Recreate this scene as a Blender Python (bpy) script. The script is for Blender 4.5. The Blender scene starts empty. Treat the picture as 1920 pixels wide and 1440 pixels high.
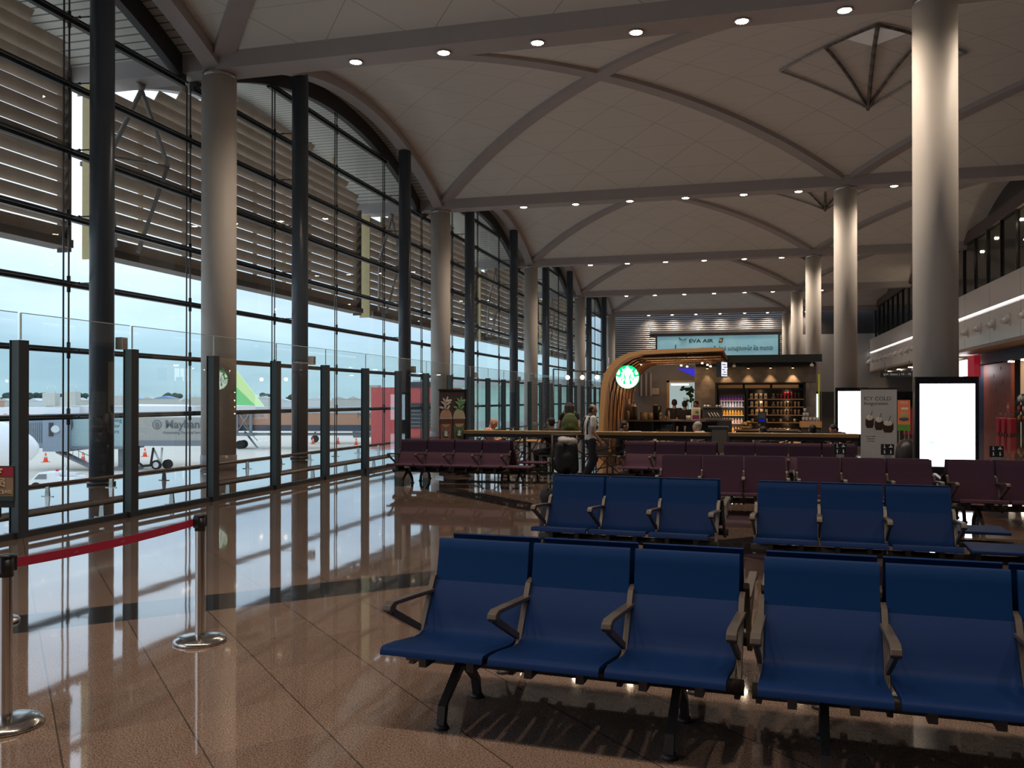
import bpy, bmesh, math, random
from mathutils import Vector, Matrix, Euler
random.seed(7)
C = bpy.context.scene.collection
PI = math.pi
XL, XR, Y0, S = -12.05, 3.52, 18.42, 15.717
HC = 9.39          # column height
RA = 17.2          # vault radius
APEX = 11.45
XG = -12.9         # glass wall
XP = -8.36         # glass partition
XF = 10.5          # right hand fascia

def zc(y):
    off = (y - Y0) % S - S / 2
    return APEX - (RA - math.sqrt(RA * RA - off * off))

# ------------------------------------------------------------------ materials
def _nt(name):
    m = bpy.data.materials.new(name); m.use_nodes = True
    nt = m.node_tree; nt.nodes.clear()
    out = nt.nodes.new('ShaderNodeOutputMaterial')
    return m, nt, out

def _mx(nt, blend, fac, a, b):
    n = nt.nodes.new('ShaderNodeMix'); n.data_type = 'RGBA'; n.blend_type = blend
    for s, v in ((0, fac), (6, a), (7, b)):
        if isinstance(v, (int, float)): n.inputs[s].default_value = v
        elif isinstance(v, tuple): n.inputs[s].default_value = (*v[:3], 1)
        else: nt.links.new(v, n.inputs[s])
    return n.outputs[2]

def _math(nt, op, a, b=None, c=None):
    n = nt.nodes.new('ShaderNodeMath'); n.operation = op
    for i, v in enumerate((a, b, c)):
        if v is None: continue
        if isinstance(v, (int, float)): n.inputs[i].default_value = v
        else: nt.links.new(v, n.inputs[i])
    return n.outputs[0]

def mat(name, col, rough=.5, metal=0, emit=0, ecol=None, noise=.06, scale=8, spec=.5, bump=0, alpha=1):
    m, nt, out = _nt(name)
    p = nt.nodes.new('ShaderNodeBsdfPrincipled')
    tc = nt.nodes.new('ShaderNodeTexCoord')
    nz = nt.nodes.new('ShaderNodeTexNoise'); nz.inputs['Scale'].default_value = scale; nz.inputs['Detail'].default_value = 4
    nt.links.new(tc.outputs['Object'], nz.inputs['Vector'])
    a = tuple(max(0, c * (1 - noise * 2)) for c in col); b = tuple(min(1, c * (1 + noise * 2)) for c in col)
    c = _mx(nt, 'MIX', nz.outputs['Fac'], a, b)
    nt.links.new(c, p.inputs['Base Color'])
    p.inputs['Roughness'].default_value = rough; p.inputs['Metallic'].default_value = metal
    p.inputs['Specular IOR Level'].default_value = spec
    if emit:
        p.inputs['Emission Color'].default_value = (*(ecol or col), 1); p.inputs['Emission Strength'].default_value = emit
    if bump:
        bn = nt.nodes.new('ShaderNodeBump'); bn.inputs['Strength'].default_value = bump; bn.inputs['Distance'].default_value = .01
        nt.links.new(nz.outputs['Fac'], bn.inputs['Height']); nt.links.new(bn.outputs[0], p.inputs['Normal'])
    nt.links.new(p.outputs[0], out.inputs[0])
    return m

def glass(name, tint, base=.06, gain=.9):
    m, nt, out = _nt(name)
    lw = nt.nodes.new('ShaderNodeLayerWeight'); lw.inputs['Blend'].default_value = .5
    f = _math(nt, 'POWER', lw.outputs['Facing'], 5.0)
    f = _math(nt, 'MULTIPLY_ADD', f, gain, base)
    t = nt.nodes.new('ShaderNodeBsdfTransparent'); t.inputs[0].default_value = (*tint, 1)
    g = nt.nodes.new('ShaderNodeBsdfGlossy'); g.inputs['Roughness'].default_value = 0.0
    g.inputs[0].default_value = (.95, 1, .98, 1)
    mx = nt.nodes.new('ShaderNodeMixShader')
    nt.links.new(f, mx.inputs[0]); nt.links.new(t.outputs[0], mx.inputs[1]); nt.links.new(g.outputs[0], mx.inputs[2])
    nt.links.new(mx.outputs[0], out.inputs[0])
    return m

def emis(name, col, s):
    m, nt, out = _nt(name)
    e = nt.nodes.new('ShaderNodeEmission'); e.inputs[0].default_value = (*col, 1); e.inputs[1].default_value = s
    nt.links.new(e.outputs[0], out.inputs[0]); return m

def lines(nt, src, period, offset, width):
    """1 on a thin line each `period` along src"""
    v = _math(nt, 'ADD', src, -offset)
    v = _math(nt, 'DIVIDE', v, period)
    v = _math(nt, 'FRACT', v)
    v = _math(nt, 'SUBTRACT', v, .5); v = _math(nt, 'ABSOLUTE', v)
    return _math(nt, 'GREATER_THAN', v, .5 - width / period / 2)

def floor_mat():
    m, nt, out = _nt('polished_granite')
    p = nt.nodes.new('ShaderNodeBsdfPrincipled')
    g = nt.nodes.new('ShaderNodeNewGeometry'); sp = nt.nodes.new('ShaderNodeSeparateXYZ')
    nt.links.new(g.outputs['Position'], sp.inputs[0]); X, Y = sp.outputs[0], sp.outputs[1]
    s = _math(nt, 'ADD', X, Y); d = _math(nt, 'SUBTRACT', Y, X)
    j1 = lines(nt, s, .82, .36, .012); j2 = lines(nt, d, .82, .28, .008)
    # tile by tile tone
    cs = nt.nodes.new('ShaderNodeCombineXYZ')
    nt.links.new(_math(nt, 'FLOOR', _math(nt, 'DIVIDE', _math(nt, 'ADD', s, -.36), .82)), cs.inputs[0])
    nt.links.new(_math(nt, 'FLOOR', _math(nt, 'DIVIDE', _math(nt, 'ADD', d, -.28), .82)), cs.inputs[1])
    wn = nt.nodes.new('ShaderNodeTexWhiteNoise'); nt.links.new(cs.outputs[0], wn.inputs['Vector'])
    n1 = nt.nodes.new('ShaderNodeTexNoise'); n1.inputs['Scale'].default_value = 110; n1.inputs['Detail'].default_value = 3
    nt.links.new(g.outputs['Position'], n1.inputs['Vector'])
    r = nt.nodes.new('ShaderNodeValToRGB')
    r.color_ramp.elements[0].position = .35; r.color_ramp.elements[0].color = (.100, .066, .051, 1)
    r.color_ramp.elements[1].position = .68; r.color_ramp.elements[1].color = (.295, .208, .160, 1)
    nt.links.new(n1.outputs['Fac'], r.inputs[0])
    tone = _math(nt, 'MULTIPLY_ADD', wn.outputs['Value'], .22, .86)
    tc = nt.nodes.new('ShaderNodeCombineXYZ')
    for i in range(3): nt.links.new(tone, tc.inputs[i])
    col = _mx(nt, 'MULTIPLY', 1.0, r.outputs[0], tc.outputs[0])
    def band(v, a, b): return _math(nt, 'MULTIPLY', _math(nt, 'GREATER_THAN', v, a), _math(nt, 'LESS_THAN', v, b))
    bd = _math(nt, 'MAXIMUM', band(d, 10.1, 10.92), band(s, 9.55, 10.37))
    bd = _math(nt, 'MAXIMUM', bd, band(d, 41.5, 42.3))
    col = _mx(nt, 'MIX', bd, col, (.028, .026, .027))
    jj = _math(nt, 'MAXIMUM', _math(nt, 'MULTIPLY', j1, .8), _math(nt, 'MULTIPLY', j2, .15))
    col = _mx(nt, 'MIX', jj, col, (.03, .022, .02))
    nt.links.new(col, p.inputs['Base Color'])
    n2 = nt.nodes.new('ShaderNodeTexNoise'); n2.inputs['Scale'].default_value = 1.1
    nt.links.new(g.outputs['Position'], n2.inputs['Vector'])
    bn = nt.nodes.new('ShaderNodeBump'); bn.inputs['Strength'].default_value = .05; bn.inputs['Distance'].default_value = .03
    nt.links.new(n2.outputs['Fac'], bn.inputs['Height']); nt.links.new(bn.outputs[0], p.inputs['Normal'])
    p.inputs['Roughness'].default_value = .045
    p.inputs['IOR'].default_value = 1.6
    p.inputs['Coat Weight'].default_value = .35; p.inputs['Coat Roughness'].default_value = .02
    nt.links.new(p.outputs[0], out.inputs[0]); return m

def ceil_mat():
    m, nt, out = _nt('ceiling_panels')
    p = nt.nodes.new('ShaderNodeBsdfPrincipled')
    g = nt.nodes.new('ShaderNodeNewGeometry'); sp = nt.nodes.new('ShaderNodeSeparateXYZ')
    nt.links.new(g.outputs['Position'], sp.inputs[0]); X, Y = sp.outputs[0], sp.outputs[1]
    u = _math(nt, 'ADD', X, -XL); v = _math(nt, 'ADD', Y, -Y0)
    s = _math(nt, 'ADD', u, v); d = _math(nt, 'SUBTRACT', v, u)
    P = 15.6 / 6
    a = lines(nt, v, S / 12, 0, .022); b = lines(nt, s, P, 0, .034); c = lines(nt, d, P, 0, .034)
    k = _math(nt, 'MAXIMUM', _math(nt, 'MAXIMUM', b, c), _math(nt, 'MULTIPLY', a, .6))
    col = _mx(nt, 'MIX', _math(nt, 'MULTIPLY', k, .5), (.70, .685, .65), (.25, .22, .2))
    nt.links.new(col, p.inputs['Base Color']); p.inputs['Roughness'].default_value = .6
    nt.links.new(p.outputs[0], out.inputs[0]); return m

def stripe_mat(name, axis, period, width, c1, c2, rough=.5, metal=0, bump=0):
    m, nt, out = _nt(name)
    p = nt.nodes.new('ShaderNodeBsdfPrincipled')
    g = nt.nodes.new('ShaderNodeNewGeometry'); sp = nt.nodes.new('ShaderNodeSeparateXYZ')
    nt.links.new(g.outputs['Position'], sp.inputs[0])
    k = lines(nt, sp.outputs[axis], period, 0, width)
    nt.links.new(_mx(nt, 'MIX', k, c1, c2), p.inputs['Base Color'])
    p.inputs['Roughness'].default_value = rough; p.inputs['Metallic'].default_value = metal
    if bump:
        w = _math(nt, 'SINE', _math(nt, 'MULTIPLY', sp.outputs[axis], 2 * PI / period))
        bn = nt.nodes.new('ShaderNodeBump'); bn.inputs['Strength'].default_value = 1; bn.inputs['Distance'].default_value = bump
        nt.links.new(w, bn.inputs['Height']); nt.links.new(bn.outputs[0], p.inputs['Normal'])
    nt.links.new(p.outputs[0], out.inputs[0]); return m

def wood_mat(name, c1, c2, scale=3, rough=.45, stretch=(1, 1, 14)):
    m, nt, out = _nt(name)
    p = nt.nodes.new('ShaderNodeBsdfPrincipled'); tc = nt.nodes.new('ShaderNodeTexCoord')
    mp = nt.nodes.new('ShaderNodeMapping'); mp.inputs['Scale'].default_value = stretch
    nz = nt.nodes.new('ShaderNodeTexNoise'); nz.inputs['Scale'].default_value = scale; nz.inputs['Detail'].default_value = 6
    nt.links.new(tc.outputs['Object'], mp.inputs[0]); nt.links.new(mp.outputs[0], nz.inputs['Vector'])
    nt.links.new(_mx(nt, 'MIX', nz.outputs['Fac'], c1, c2), p.inputs['Base Color'])
    p.inputs['Roughness'].default_value = rough
    nt.links.new(p.outputs[0], out.inputs[0]); return m

def stone_mat():
    m, nt, out = _nt('slate_cladding')
    p = nt.nodes.new('ShaderNodeBsdfPrincipled'); g = nt.nodes.new('ShaderNodeNewGeometry')
    sp = nt.nodes.new('ShaderNodeSeparateXYZ'); nt.links.new(g.outputs['Position'], sp.inputs[0])
    cb = nt.nodes.new('ShaderNodeCombineXYZ'); nt.links.new(sp.outputs[0], cb.inputs[0]); nt.links.new(sp.outputs[2], cb.inputs[1])
    br = nt.nodes.new('ShaderNodeTexBrick'); br.inputs['Scale'].default_value = 1
    br.inputs['Brick Width'].default_value = .52; br.inputs['Row Height'].default_value = .24; br.inputs['Mortar Size'].default_value = .004
    br.inputs['Color1'].default_value = (.22, .195, .18, 1); br.inputs['Color2'].default_value = (.34, .30, .275, 1); br.inputs['Mortar'].default_value = (.17, .15, .14, 1)
    nt.links.new(cb.outputs[0], br.inputs['Vector'])
    nz = nt.nodes.new('ShaderNodeTexNoise'); nz.inputs['Scale'].default_value = 5; nz.inputs['Detail'].default_value = 6
    nt.links.new(g.outputs['Position'], nz.inputs['Vector'])
    nt.links.new(_mx(nt, 'OVERLAY', .6, br.outputs[0], nz.outputs['Fac']), p.inputs['Base Color'])
    p.inputs['Roughness'].default_value = .5
    nt.links.new(p.outputs[0], out.inputs[0]); return m

M = dict(
    floor=floor_mat(), ceiling=ceil_mat(), stone=stone_mat(),
    soffit=stripe_mat('ribbed_soffit', 1, .2, .035, (.56, .56, .52), (.12, .12, .12)),
    beam=mat('beam_paint', (.40, .37, .37), .55, noise=.03, scale=2),
    dbeam=mat('dark_arch_paint', (.035, .035, .04), .5),
    column=mat('column_paint', (.56, .52, .48), .6, noise=.02, scale=3, spec=.25),
    cap=mat('column_cap_steel', (.45, .42, .40), .25, .8),
    plinth=mat('column_plinth_granite', (.22, .17, .15), .2, scale=40, noise=.15),
    pillar=mat('pillar_paint', (.07, .092, .12), .3, noise=.05),
    frame=mat('window_frame_metal', (.03, .035, .04), .4),
    rod=mat('steel_rod', (.16, .17, .18), .3, .6),
    wglass=glass('window_glass', (.93, .97, .98), .05, .8),
    pglass=glass('partition_glass', (.90, .95, .95), .07, .9),
    gedge=mat('glass_edge', (.62, .75, .74), .3),
    post=mat('partition_post_paint', (.07, .10, .11), .45),
    rail=mat('bump_rail_wood', (.13, .10, .085), .4), chrome=mat('brushed_steel', (.62, .58, .54), .18, 1.0, noise=.04),
    blade=mat('louvre_blade_paint', (.62, .53, .44), .6, noise=.1, scale=2), bladeframe=mat('louvre_frame_paint', (.16, .13, .11), .6),
    yellow=mat('louvre_end_panel', (.62, .50, .24), .6), strut=mat('strut_paint', (.42, .42, .42), .5),
    blue=mat('blue_seat_plastic', (.003, .0185, .078), .6, noise=.03, scale=20, spec=.1), blue2=mat('blue_backrest_shading', (.0015, .023, .092), .6, noise=.03, scale=20, spec=.12),  # backrest is the same blue plastic, its different shading put into the colour
    purple=mat('purple_seat_plastic', (.078, .035, .058), .65, noise=.03, scale=20, spec=.1), purple2=mat('purple_backrest_shading', (.075, .038, .062), .65, noise=.03, scale=20, spec=.1),  # one purple plastic too; the second tone holds the backrest's shading
    seatmetal=mat('seat_arm_metal', (.10, .082, .07), .45, .5), seatdark=mat('seat_beam_metal', (.05, .042, .04), .5, .4),
    black=mat('black_plastic', (.012, .012, .014), .4), dark=mat('dark_grey', (.05, .05, .055), .5), white=mat('white_plastic', (.8, .8, .78), .4),
    grey=mat('mid_grey', (.25, .25, .26), .5), belt=mat('red_webbing', (.42, .012, .05), .7, noise=.05, scale=60),
    wood=wood_mat('oak_veneer', (.36, .19, .075), (.52, .30, .13), rough=.65), woodd=wood_mat('walnut', (.12, .06, .03), (.22, .11, .05)),
    redwood=wood_mat('red_wood_panel', (.16, .03, .018), (.30, .07, .04), stretch=(1, .4, 6)),
    led=emis('lamp_lens', (1.0, .80, .55), 45), screen=emis('display_glow', (.86, .92, 1.0), 5.0), lblue=emis('display_glow_blue', (.62, .82, 1.0), 1.8),
    corr=stripe_mat('corrugated_cladding', 2, .18, .07, (.20, .19, .18), (.06, .055, .05), .42, .5, .05),
    fascia=mat('fascia_panel', (.78, .73, .71), .22, noise=.02), shopdark=mat('dark_wall', (.04, .037, .038), .5),
    paleg=mat('pale_grey_wall', (.35, .34, .33), .6), navy=mat('navy_panel', (.012, .014, .045), .5),
    skin=mat('skin', (.52, .27, .18), .55, noise=.04), skin2=mat('tanned_skin', (.36, .19, .12), .55, noise=.04), hair=mat('black_hair', (.012, .01, .009), .6), brownhair=mat('brown_hair', (.022, .011, .008), .7),
    ghair=mat('grey_hair', (.35, .33, .30), .7), wshirt=mat('white_cotton', (.66, .64, .60), .8), pshirt=mat('pink_cotton', (.62, .32, .28), .8), bshirt=mat('black_cotton', (.015, .014, .018), .85),
    trouser=mat('dark_trousers', (.012, .014, .022), .85), olive=mat('olive_nylon', (.06, .08, .018), .7, bump=.5, scale=25), shoe=mat('shoe_leather', (.03, .025, .02), .5),
    eyes=mat('eye_white', (.5, .5, .5), .3), cloth=mat('grey_cloth', (.40, .37, .36), .9),
)

# ------------------------------------------------------------------ mesh builder
class MB:
    def __init__(s): s.v = []; s.f = []; s.sm = []
    def add(s, vs, fs, smooth=False):
        o = len(s.v); s.v += [tuple(v) for v in vs]; s.f += [tuple(i + o for i in f) for f in fs]; s.sm += [smooth] * len(fs); return s
    def box(s, a, b, rot=None, piv=None):
        x0, y0, z0 = a; x1, y1, z1 = b
        vs = [Vector(p) for p in ((x0, y0, z0), (x1, y0, z0), (x1, y1, z0), (x0, y1, z0), (x0, y0, z1), (x1, y0, z1), (x1, y1, z1), (x0, y1, z1))]
        if rot:
            pv = Vector(piv) if piv else sum(vs, Vector()) / 8; R = Euler(rot).to_matrix()
            vs = [pv + R @ (v - pv) for v in vs]
        return s.add(vs, [(0, 3, 2, 1), (4, 5, 6, 7), (0, 1, 5, 4), (1, 2, 6, 5), (2, 3, 7, 6), (3, 0, 4, 7)])
    def cyl(s, p0, p1, r0, r1=None, n=16, cap=True):
        r1 = r0 if r1 is None else r1; p0 = Vector(p0); p1 = Vector(p1); d = (p1 - p0).normalized()
        u = d.orthogonal().normalized(); w = d.cross(u)
        vs = [p + (u * math.cos(2 * PI * i / n) + w * math.sin(2 * PI * i / n)) * r for p, r in ((p0, r0), (p1, r1)) for i in range(n)]
        s.add(vs, [(i, (i + 1) % n, n + (i + 1) % n, n + i) for i in range(n)], True)
        if cap: s.add(vs[:n], [tuple(range(n))[::-1]]); s.add(vs[n:], [tuple(range(n))])
        return s
    def tube(s, pts, r, n=8):
        for a, b in zip(pts[:-1], pts[1:]): s.cyl(a, b, r, r, n)
        for p in pts[1:-1]: s.sph(p, (r, r, r), n, 5)
        return s
    def sph(s, c, r, n=14, m=9, rot=None):
        if isinstance(r, (int, float)): r = (r, r, r)
        vs = []; R = Euler(rot).to_matrix() if rot else None
        for j in range(m + 1):
            t = PI * j / m
            for i in range(n):
                p = 2 * PI * i / n; v = Vector((r[0] * math.sin(t) * math.cos(p), r[1] * math.sin(t) * math.sin(p), r[2] * math.cos(t)))
                if R: v = R @ v
                vs.append(v + Vector(c))
        return s.add(vs, [(j * n + i, (j + 1) * n + i, (j + 1) * n + (i + 1) % n, j * n + (i + 1) % n) for j in range(m) for i in range(n)], True)
    def lathe(s, prof, c=(0, 0, 0), n=24):
        vs = [(c[0] + r * math.cos(2 * PI * i / n), c[1] + r * math.sin(2 * PI * i / n), c[2] + z) for r, z in prof for i in range(n)]
        return s.add(vs, [(j * n + i, j * n + (i + 1) % n, (j + 1) * n + (i + 1) % n, (j + 1) * n + i) for j in range(len(prof) - 1) for i in range(n)], True)
    def prism(s, poly, axis, a, b, smooth=False):
        """poly in the two other axes, extruded on axis from a to b"""
        def pt(p, t): return {'x': (t, p[0], p[1]), 'y': (p[0], t, p[1]), 'z': (p[0], p[1], t)}[axis]
        n = len(poly); vs = [pt(p, a) for p in poly] + [pt(p, b) for p in poly]
        s.add(vs, [tuple(range(n))[::-1], tuple(range(n, 2 * n))])
        return s.add(vs, [(i, (i + 1) % n, n + (i + 1) % n, n + i) for i in range(n)], smooth)
    def sheet(s, prof, axis, a, b, t, sm=False):
        """open profile given a thickness t along its normal"""
        P = [Vector(p) for p in prof]; N = []
        for i in range(len(P)):
            d = (P[min(i + 1, len(P) - 1)] - P[max(i - 1, 0)]).normalized(); N.append(Vector((d.y, -d.x)))
        return s.prism([tuple(p) for p in P] + [tuple(p + n * t) for p, n in reversed(list(zip(P, N)))], axis, a, b, sm)
    def sweep(s, path, nrm, w, h):
        nrm = Vector(nrm).normalized() * w / 2; vs = []
        for p in path:
            p = Vector(p)
            vs += [p - nrm, p + nrm, p + nrm + Vector((0, 0, h)), p - nrm + Vector((0, 0, h))]
        fs = [(k * 4 + i, k * 4 + (i + 1) % 4, k * 4 + 4 + (i + 1) % 4, k * 4 + 4 + i) for k in range(len(path) - 1) for i in range(4)]
        fs += [(3, 2, 1, 0), tuple(4 * (len(path) - 1) + i for i in range(4))]
        return s.add(vs, fs)
    def build(s, name, m, parent=None, loc=(0, 0, 0), rz=0, bevel=0):
        me = bpy.data.meshes.new(name); me.from_pydata(s.v, [], s.f); me.polygons.foreach_set('use_smooth', s.sm)
        bm = bmesh.new(); bm.from_mesh(me); bmesh.ops.remove_doubles(bm, verts=bm.verts, dist=1e-5); bmesh.ops.recalc_face_normals(bm, faces=bm.faces); bm.to_mesh(me); bm.free()
        for mm in (m if isinstance(m, (list, tuple)) else [m]): me.materials.append(mm)
        o = bpy.data.objects.new(name, me); C.objects.link(o); o.location = loc; o.rotation_euler = (0, 0, rz)
        if parent: o.parent = parent
        if bevel:
            b = o.modifiers.new('bevel', 'BEVEL'); b.width = bevel; b.segments = 2; b.limit_method = 'ANGLE'
        return o

def star(cx, cz, r, n=5, a0=PI / 2):
    return [(cx + (r if i % 2 == 0 else r * .42) * math.cos(a0 + i * PI / n), cz + (r if i % 2 == 0 else r * .42) * math.sin(a0 + i * PI / n)) for i in range(2 * n)]
def tag(o, label, cat, group=None):
    o['label'] = label; o['category'] = cat
    if group: o['group'] = group
    return o
def thing(name, label, cat, loc=(0, 0, 0), rz=0, group=None):
    o = bpy.data.objects.new(name, None); C.objects.link(o); o.location = loc; o.rotation_euler = (0, 0, rz); o.empty_display_size = .2
    return tag(o, label, cat, group)
def struct(name, mb, m, **k):
    o = mb.build(name, m, **k); o['kind'] = 'structure'; return o
def dup(root, loc, label, group=None, rz=None, scale=None):
    def cp(o, par):
        c = o.copy(); C.objects.link(c); c.parent = par
        for ch in list(o.children): cp(ch, c)
        return c
    c = cp(root, None); c.location = loc
    if rz is not None: c.rotation_euler = (0, 0, rz)
    if scale: c.scale = scale
    c['label'] = label
    if group: c['group'] = group
    return c
ORD = ['first', 'second', 'third', 'fourth', 'fifth', 'sixth', 'seventh', 'eighth', 'ninth', 'tenth', 'eleventh', 'twelfth', 'thirteenth', 'fourteenth', 'fifteenth', 'sixteenth', 'seventeenth', 'eighteenth', 'nineteenth', 'twentieth', 'twenty-first', 'twenty-second', 'twenty-third', 'twenty-fourth', 'twenty-fifth', 'twenty-sixth', 'twenty-seventh', 'twenty-eighth', 'twenty-ninth', 'thirtieth', 'thirty-first', 'thirty-second', 'thirty-third', 'thirty-fourth', 'thirty-fifth', 'thirty-sixth']

def text(name, body, size, m, parent, loc, rot=(PI / 2, 0, 0), align='CENTER', depth=.002, bold=0, sx=1):
    cu = bpy.data.curves.new(name, 'FONT'); cu.body = body; cu.size = size; cu.align_x = align; cu.align_y = 'CENTER'; cu.extrude = depth; cu.offset = bold; cu.resolution_u = 3
    t = bpy.data.objects.new(name, cu); C.objects.link(t)
    dg = bpy.context.evaluated_depsgraph_get(); dg.update()
    me = bpy.data.meshes.new_from_object(t.evaluated_get(dg)); bpy.data.objects.remove(t); me.materials.clear(); me.materials.append(m)
    o = bpy.data.objects.new(name, me); C.objects.link(o); o.location = loc; o.rotation_euler = rot; o.scale = (sx, 1, 1)
    if parent: o.parent = parent
    return o

# ------------------------------------------------------------------ camera, world
cam = bpy.data.cameras.new('camera'); co = bpy.data.objects.new('camera', cam); C.objects.link(co)
cam.sensor_width = 36; cam.lens = 36 * 1655.34 / 1920; cam.shift_y = 19.56 / 1920; cam.clip_start = .05; cam.clip_end = 4000
co.location = (0, 0, 1.65); co.rotation_euler = (PI / 2 + .0053, 0, .2586)
bpy.context.scene.camera = co

w = bpy.data.worlds.new('world'); bpy.context.scene.world = w; w.use_nodes = True; nt = w.node_tree; nt.nodes.clear()
o = nt.nodes.new('ShaderNodeOutputWorld'); bg = nt.nodes.new('ShaderNodeBackground'); tc = nt.nodes.new('ShaderNodeTexCoord')
sp = nt.nodes.new('ShaderNodeSeparateXYZ'); nt.links.new(tc.outputs['Generated'], sp.inputs[0])
cr = nt.nodes.new('ShaderNodeValToRGB'); els = cr.color_ramp.elements
els[0].position = 0; els[0].color = (.31, .45, .51, 1); els[1].position = .6; els[1].color = (.62, .74, .92, 1)
e = els.new(.05); e.color = (.32, .465, .54, 1); e = els.new(.14); e.color = (.56, .69, .83, 1); e = els.new(.28); e.color = (.76, .83, .95, 1)
nt.links.new(sp.outputs[2], cr.inputs[0])
mp = nt.nodes.new('ShaderNodeMapping'); mp.inputs['Scale'].default_value = (1, 1, 4); nt.links.new(tc.outputs['Generated'], mp.inputs[0])
nz = nt.nodes.new('ShaderNodeTexNoise'); nz.inputs['Scale'].default_value = 3.2; nz.inputs['Detail'].default_value = 5; nt.links.new(mp.outputs[0], nz.inputs['Vector'])
r2 = nt.nodes.new('ShaderNodeValToRGB'); r2.color_ramp.elements[0].position = .35; r2.color_ramp.elements[0].color = (.72, .74, .78, 1); r2.color_ramp.elements[1].position = .7; r2.color_ramp.elements[1].color = (1.12, 1.1, 1.08, 1)
nt.links.new(nz.outputs['Fac'], r2.inputs[0])
nt.links.new(_mx(nt, 'MULTIPLY', 1.0, cr.outputs[0], r2.outputs[0]), bg.inputs[0]); bg.inputs[1].default_value = 1.75
nt.links.new(bg.outputs[0], o.inputs[0])
sc = bpy.context.scene
sc.view_settings.view_transform = 'Standard'; sc.view_settings.look = 'None'; sc.view_settings.exposure = 0.18
sc.cycles.max_bounces = 7; sc.cycles.transparent_max_bounces = 24; sc.cycles.diffuse_bounces = 4; sc.cycles.glossy_bounces = 4
sc.cycles.sample_clamp_indirect = 4; sc.cycles.caustics_reflective = False; sc.cycles.caustics_refractive = False

# ------------------------------------------------------------------ shell
YB, YE = Y0 - 2 * S, 82.6
struct('floor', MB().box((-13.2, YB, -.35), (16, YE + .3, 0)), M['floor'])
ks = range(-2, 5)      # transverse beam lines; bays run k -> k+1
def arcY(a, b, n=16): return [a + (b - a) * i / n for i in range(n + 1)]
mb = MB()
for k in range(-2, 4):
    ys = arcY(Y0 + k * S, Y0 + (k + 1) * S - 1e-4, 28)
    vs = [(x, y, zc(y)) for y in ys for x in (XL, 16)]
    mb.add(vs, [(2 * i, 2 * i + 1, 2 * i + 3, 2 * i + 2) for i in range(28)], True)
struct('ceiling', mb, M['ceiling'])
mb = MB()
for k in range(-2, 4):
    ys = arcY(Y0 + k * S, Y0 + (k + 1) * S - 1e-4, 28)
    vs = [(x, y, zc(y) + .02) for y in ys for x in (-16.25, XL)]
    mb.add(vs, [(2 * i, 2 * i + 1, 2 * i + 3, 2 * i + 2) for i in range(28)], True)
struct('ceiling_eave', mb, M['soffit'])
struct('wall_back', MB().box((-13.2, YB - .3, -.3), (16, YB, 12)), M['paleg'])
# end wall with cladding
struct('wall_end', MB().box((-13.2, YE, 0), (3.4, YE + .3, 12)), M['corr'])
struct('wall_end_right', MB().box((3.4, YE, 0), (16, YE + .3, 7.4)), M['paleg'])
struct('wall_end_upper', MB().box((3.4, YE, 7.4), (16, YE + .3, 12)), M['shopdark'])
struct('trim_end', MB().box((3.4, YE - .08, 0), (16, YE, 2.3)), M['shopdark'])
struct('trim_wall_piers', MB().box((-8.6, YE - .1, 7.7), (3.2, YE - .02, 8.0)), M['shopdark'])

WHERE = {-2: 'far behind the viewer', -1: 'behind the viewer', 0: 'nearest ahead', 1: 'second ahead', 2: 'third ahead', 3: 'fourth ahead', 4: 'along the end wall'}
BAY = {-2: 'in the bay behind the viewer', -1: 'in the nearest ceiling bay', 0: 'in the second ceiling bay', 1: 'in the third ceiling bay', 2: 'in the fourth ceiling bay', 3: 'in the last ceiling bay'}
for k in ks:
    y = Y0 + k * S
    tag(MB().box((-16.25, -.36, 0), (16, .36, .42)).build('ceiling_beam', M['beam'], loc=(0, y, 9.33)), 'straight brown-grey ceiling beam across the hall, ' + WHERE[k], 'beam', 'transverse ceiling beams')
for k in range(-1, 4):
    a = Y0 + k * S; n = 32
    for sgn in (1, -1):
        ys = arcY(a + .3, a + S - .3, n)
        path = [((XL + (XR - XL) * (y - a) / S) if sgn > 0 else (XR - (XR - XL) * (y - a) / S), y, zc(y) - .12) for y in ys]
        tag(MB().sweep(path, (1, -sgn, 0), .46, .22).build('ceiling_rib', M['beam']), 'curved diagonal ceiling rib rising %s, %s' % ('rightward away from window' if sgn > 0 else 'leftward away toward window', BAY[k]), 'ceiling rib', 'diagonal ceiling ribs')
        path = [((XR + (XR - XL) * (y - a) / S) if sgn > 0 else (XR + (XR - XL) - (XR - XL) * (y - a) / S), y, zc(y) - .12) for y in ys]
        path = [p for p in path if p[0] < 15]
        tag(MB().sweep(path, (1, -sgn, 0), .46, .22).build('ceiling_rib', M['beam']), 'curved diagonal ceiling rib beyond the right columns, %s, %s' % ('starting near end' if sgn > 0 else 'ending far end', BAY[k]), 'ceiling rib', 'diagonal ceiling ribs')
    ys = arcY(a + .2, a + S - .2, n)
    tag(MB().sweep([(XL, y, zc(y) - .3) for y in ys], (1, 0, 0), .42, .36).build('edge_arch', M['beam']), 'grey arched edge beam above the left column row ' + BAY[k], 'arch')
    tag(MB().sweep([(XG, y, zc(y) - .5) for y in ys], (1, 0, 0), .2, .55).build('window_head_arch', M['dbeam']), 'dark arched beam along the window head ' + BAY[k], 'arch')
    tag(MB().sweep([(-16.05, y, zc(y) - .4) for y in ys], (1, 0, 0), .35, .5).build('eave_arch', M['beam']), 'grey outer eave arch beyond the glass ' + BAY[k], 'arch')
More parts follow.
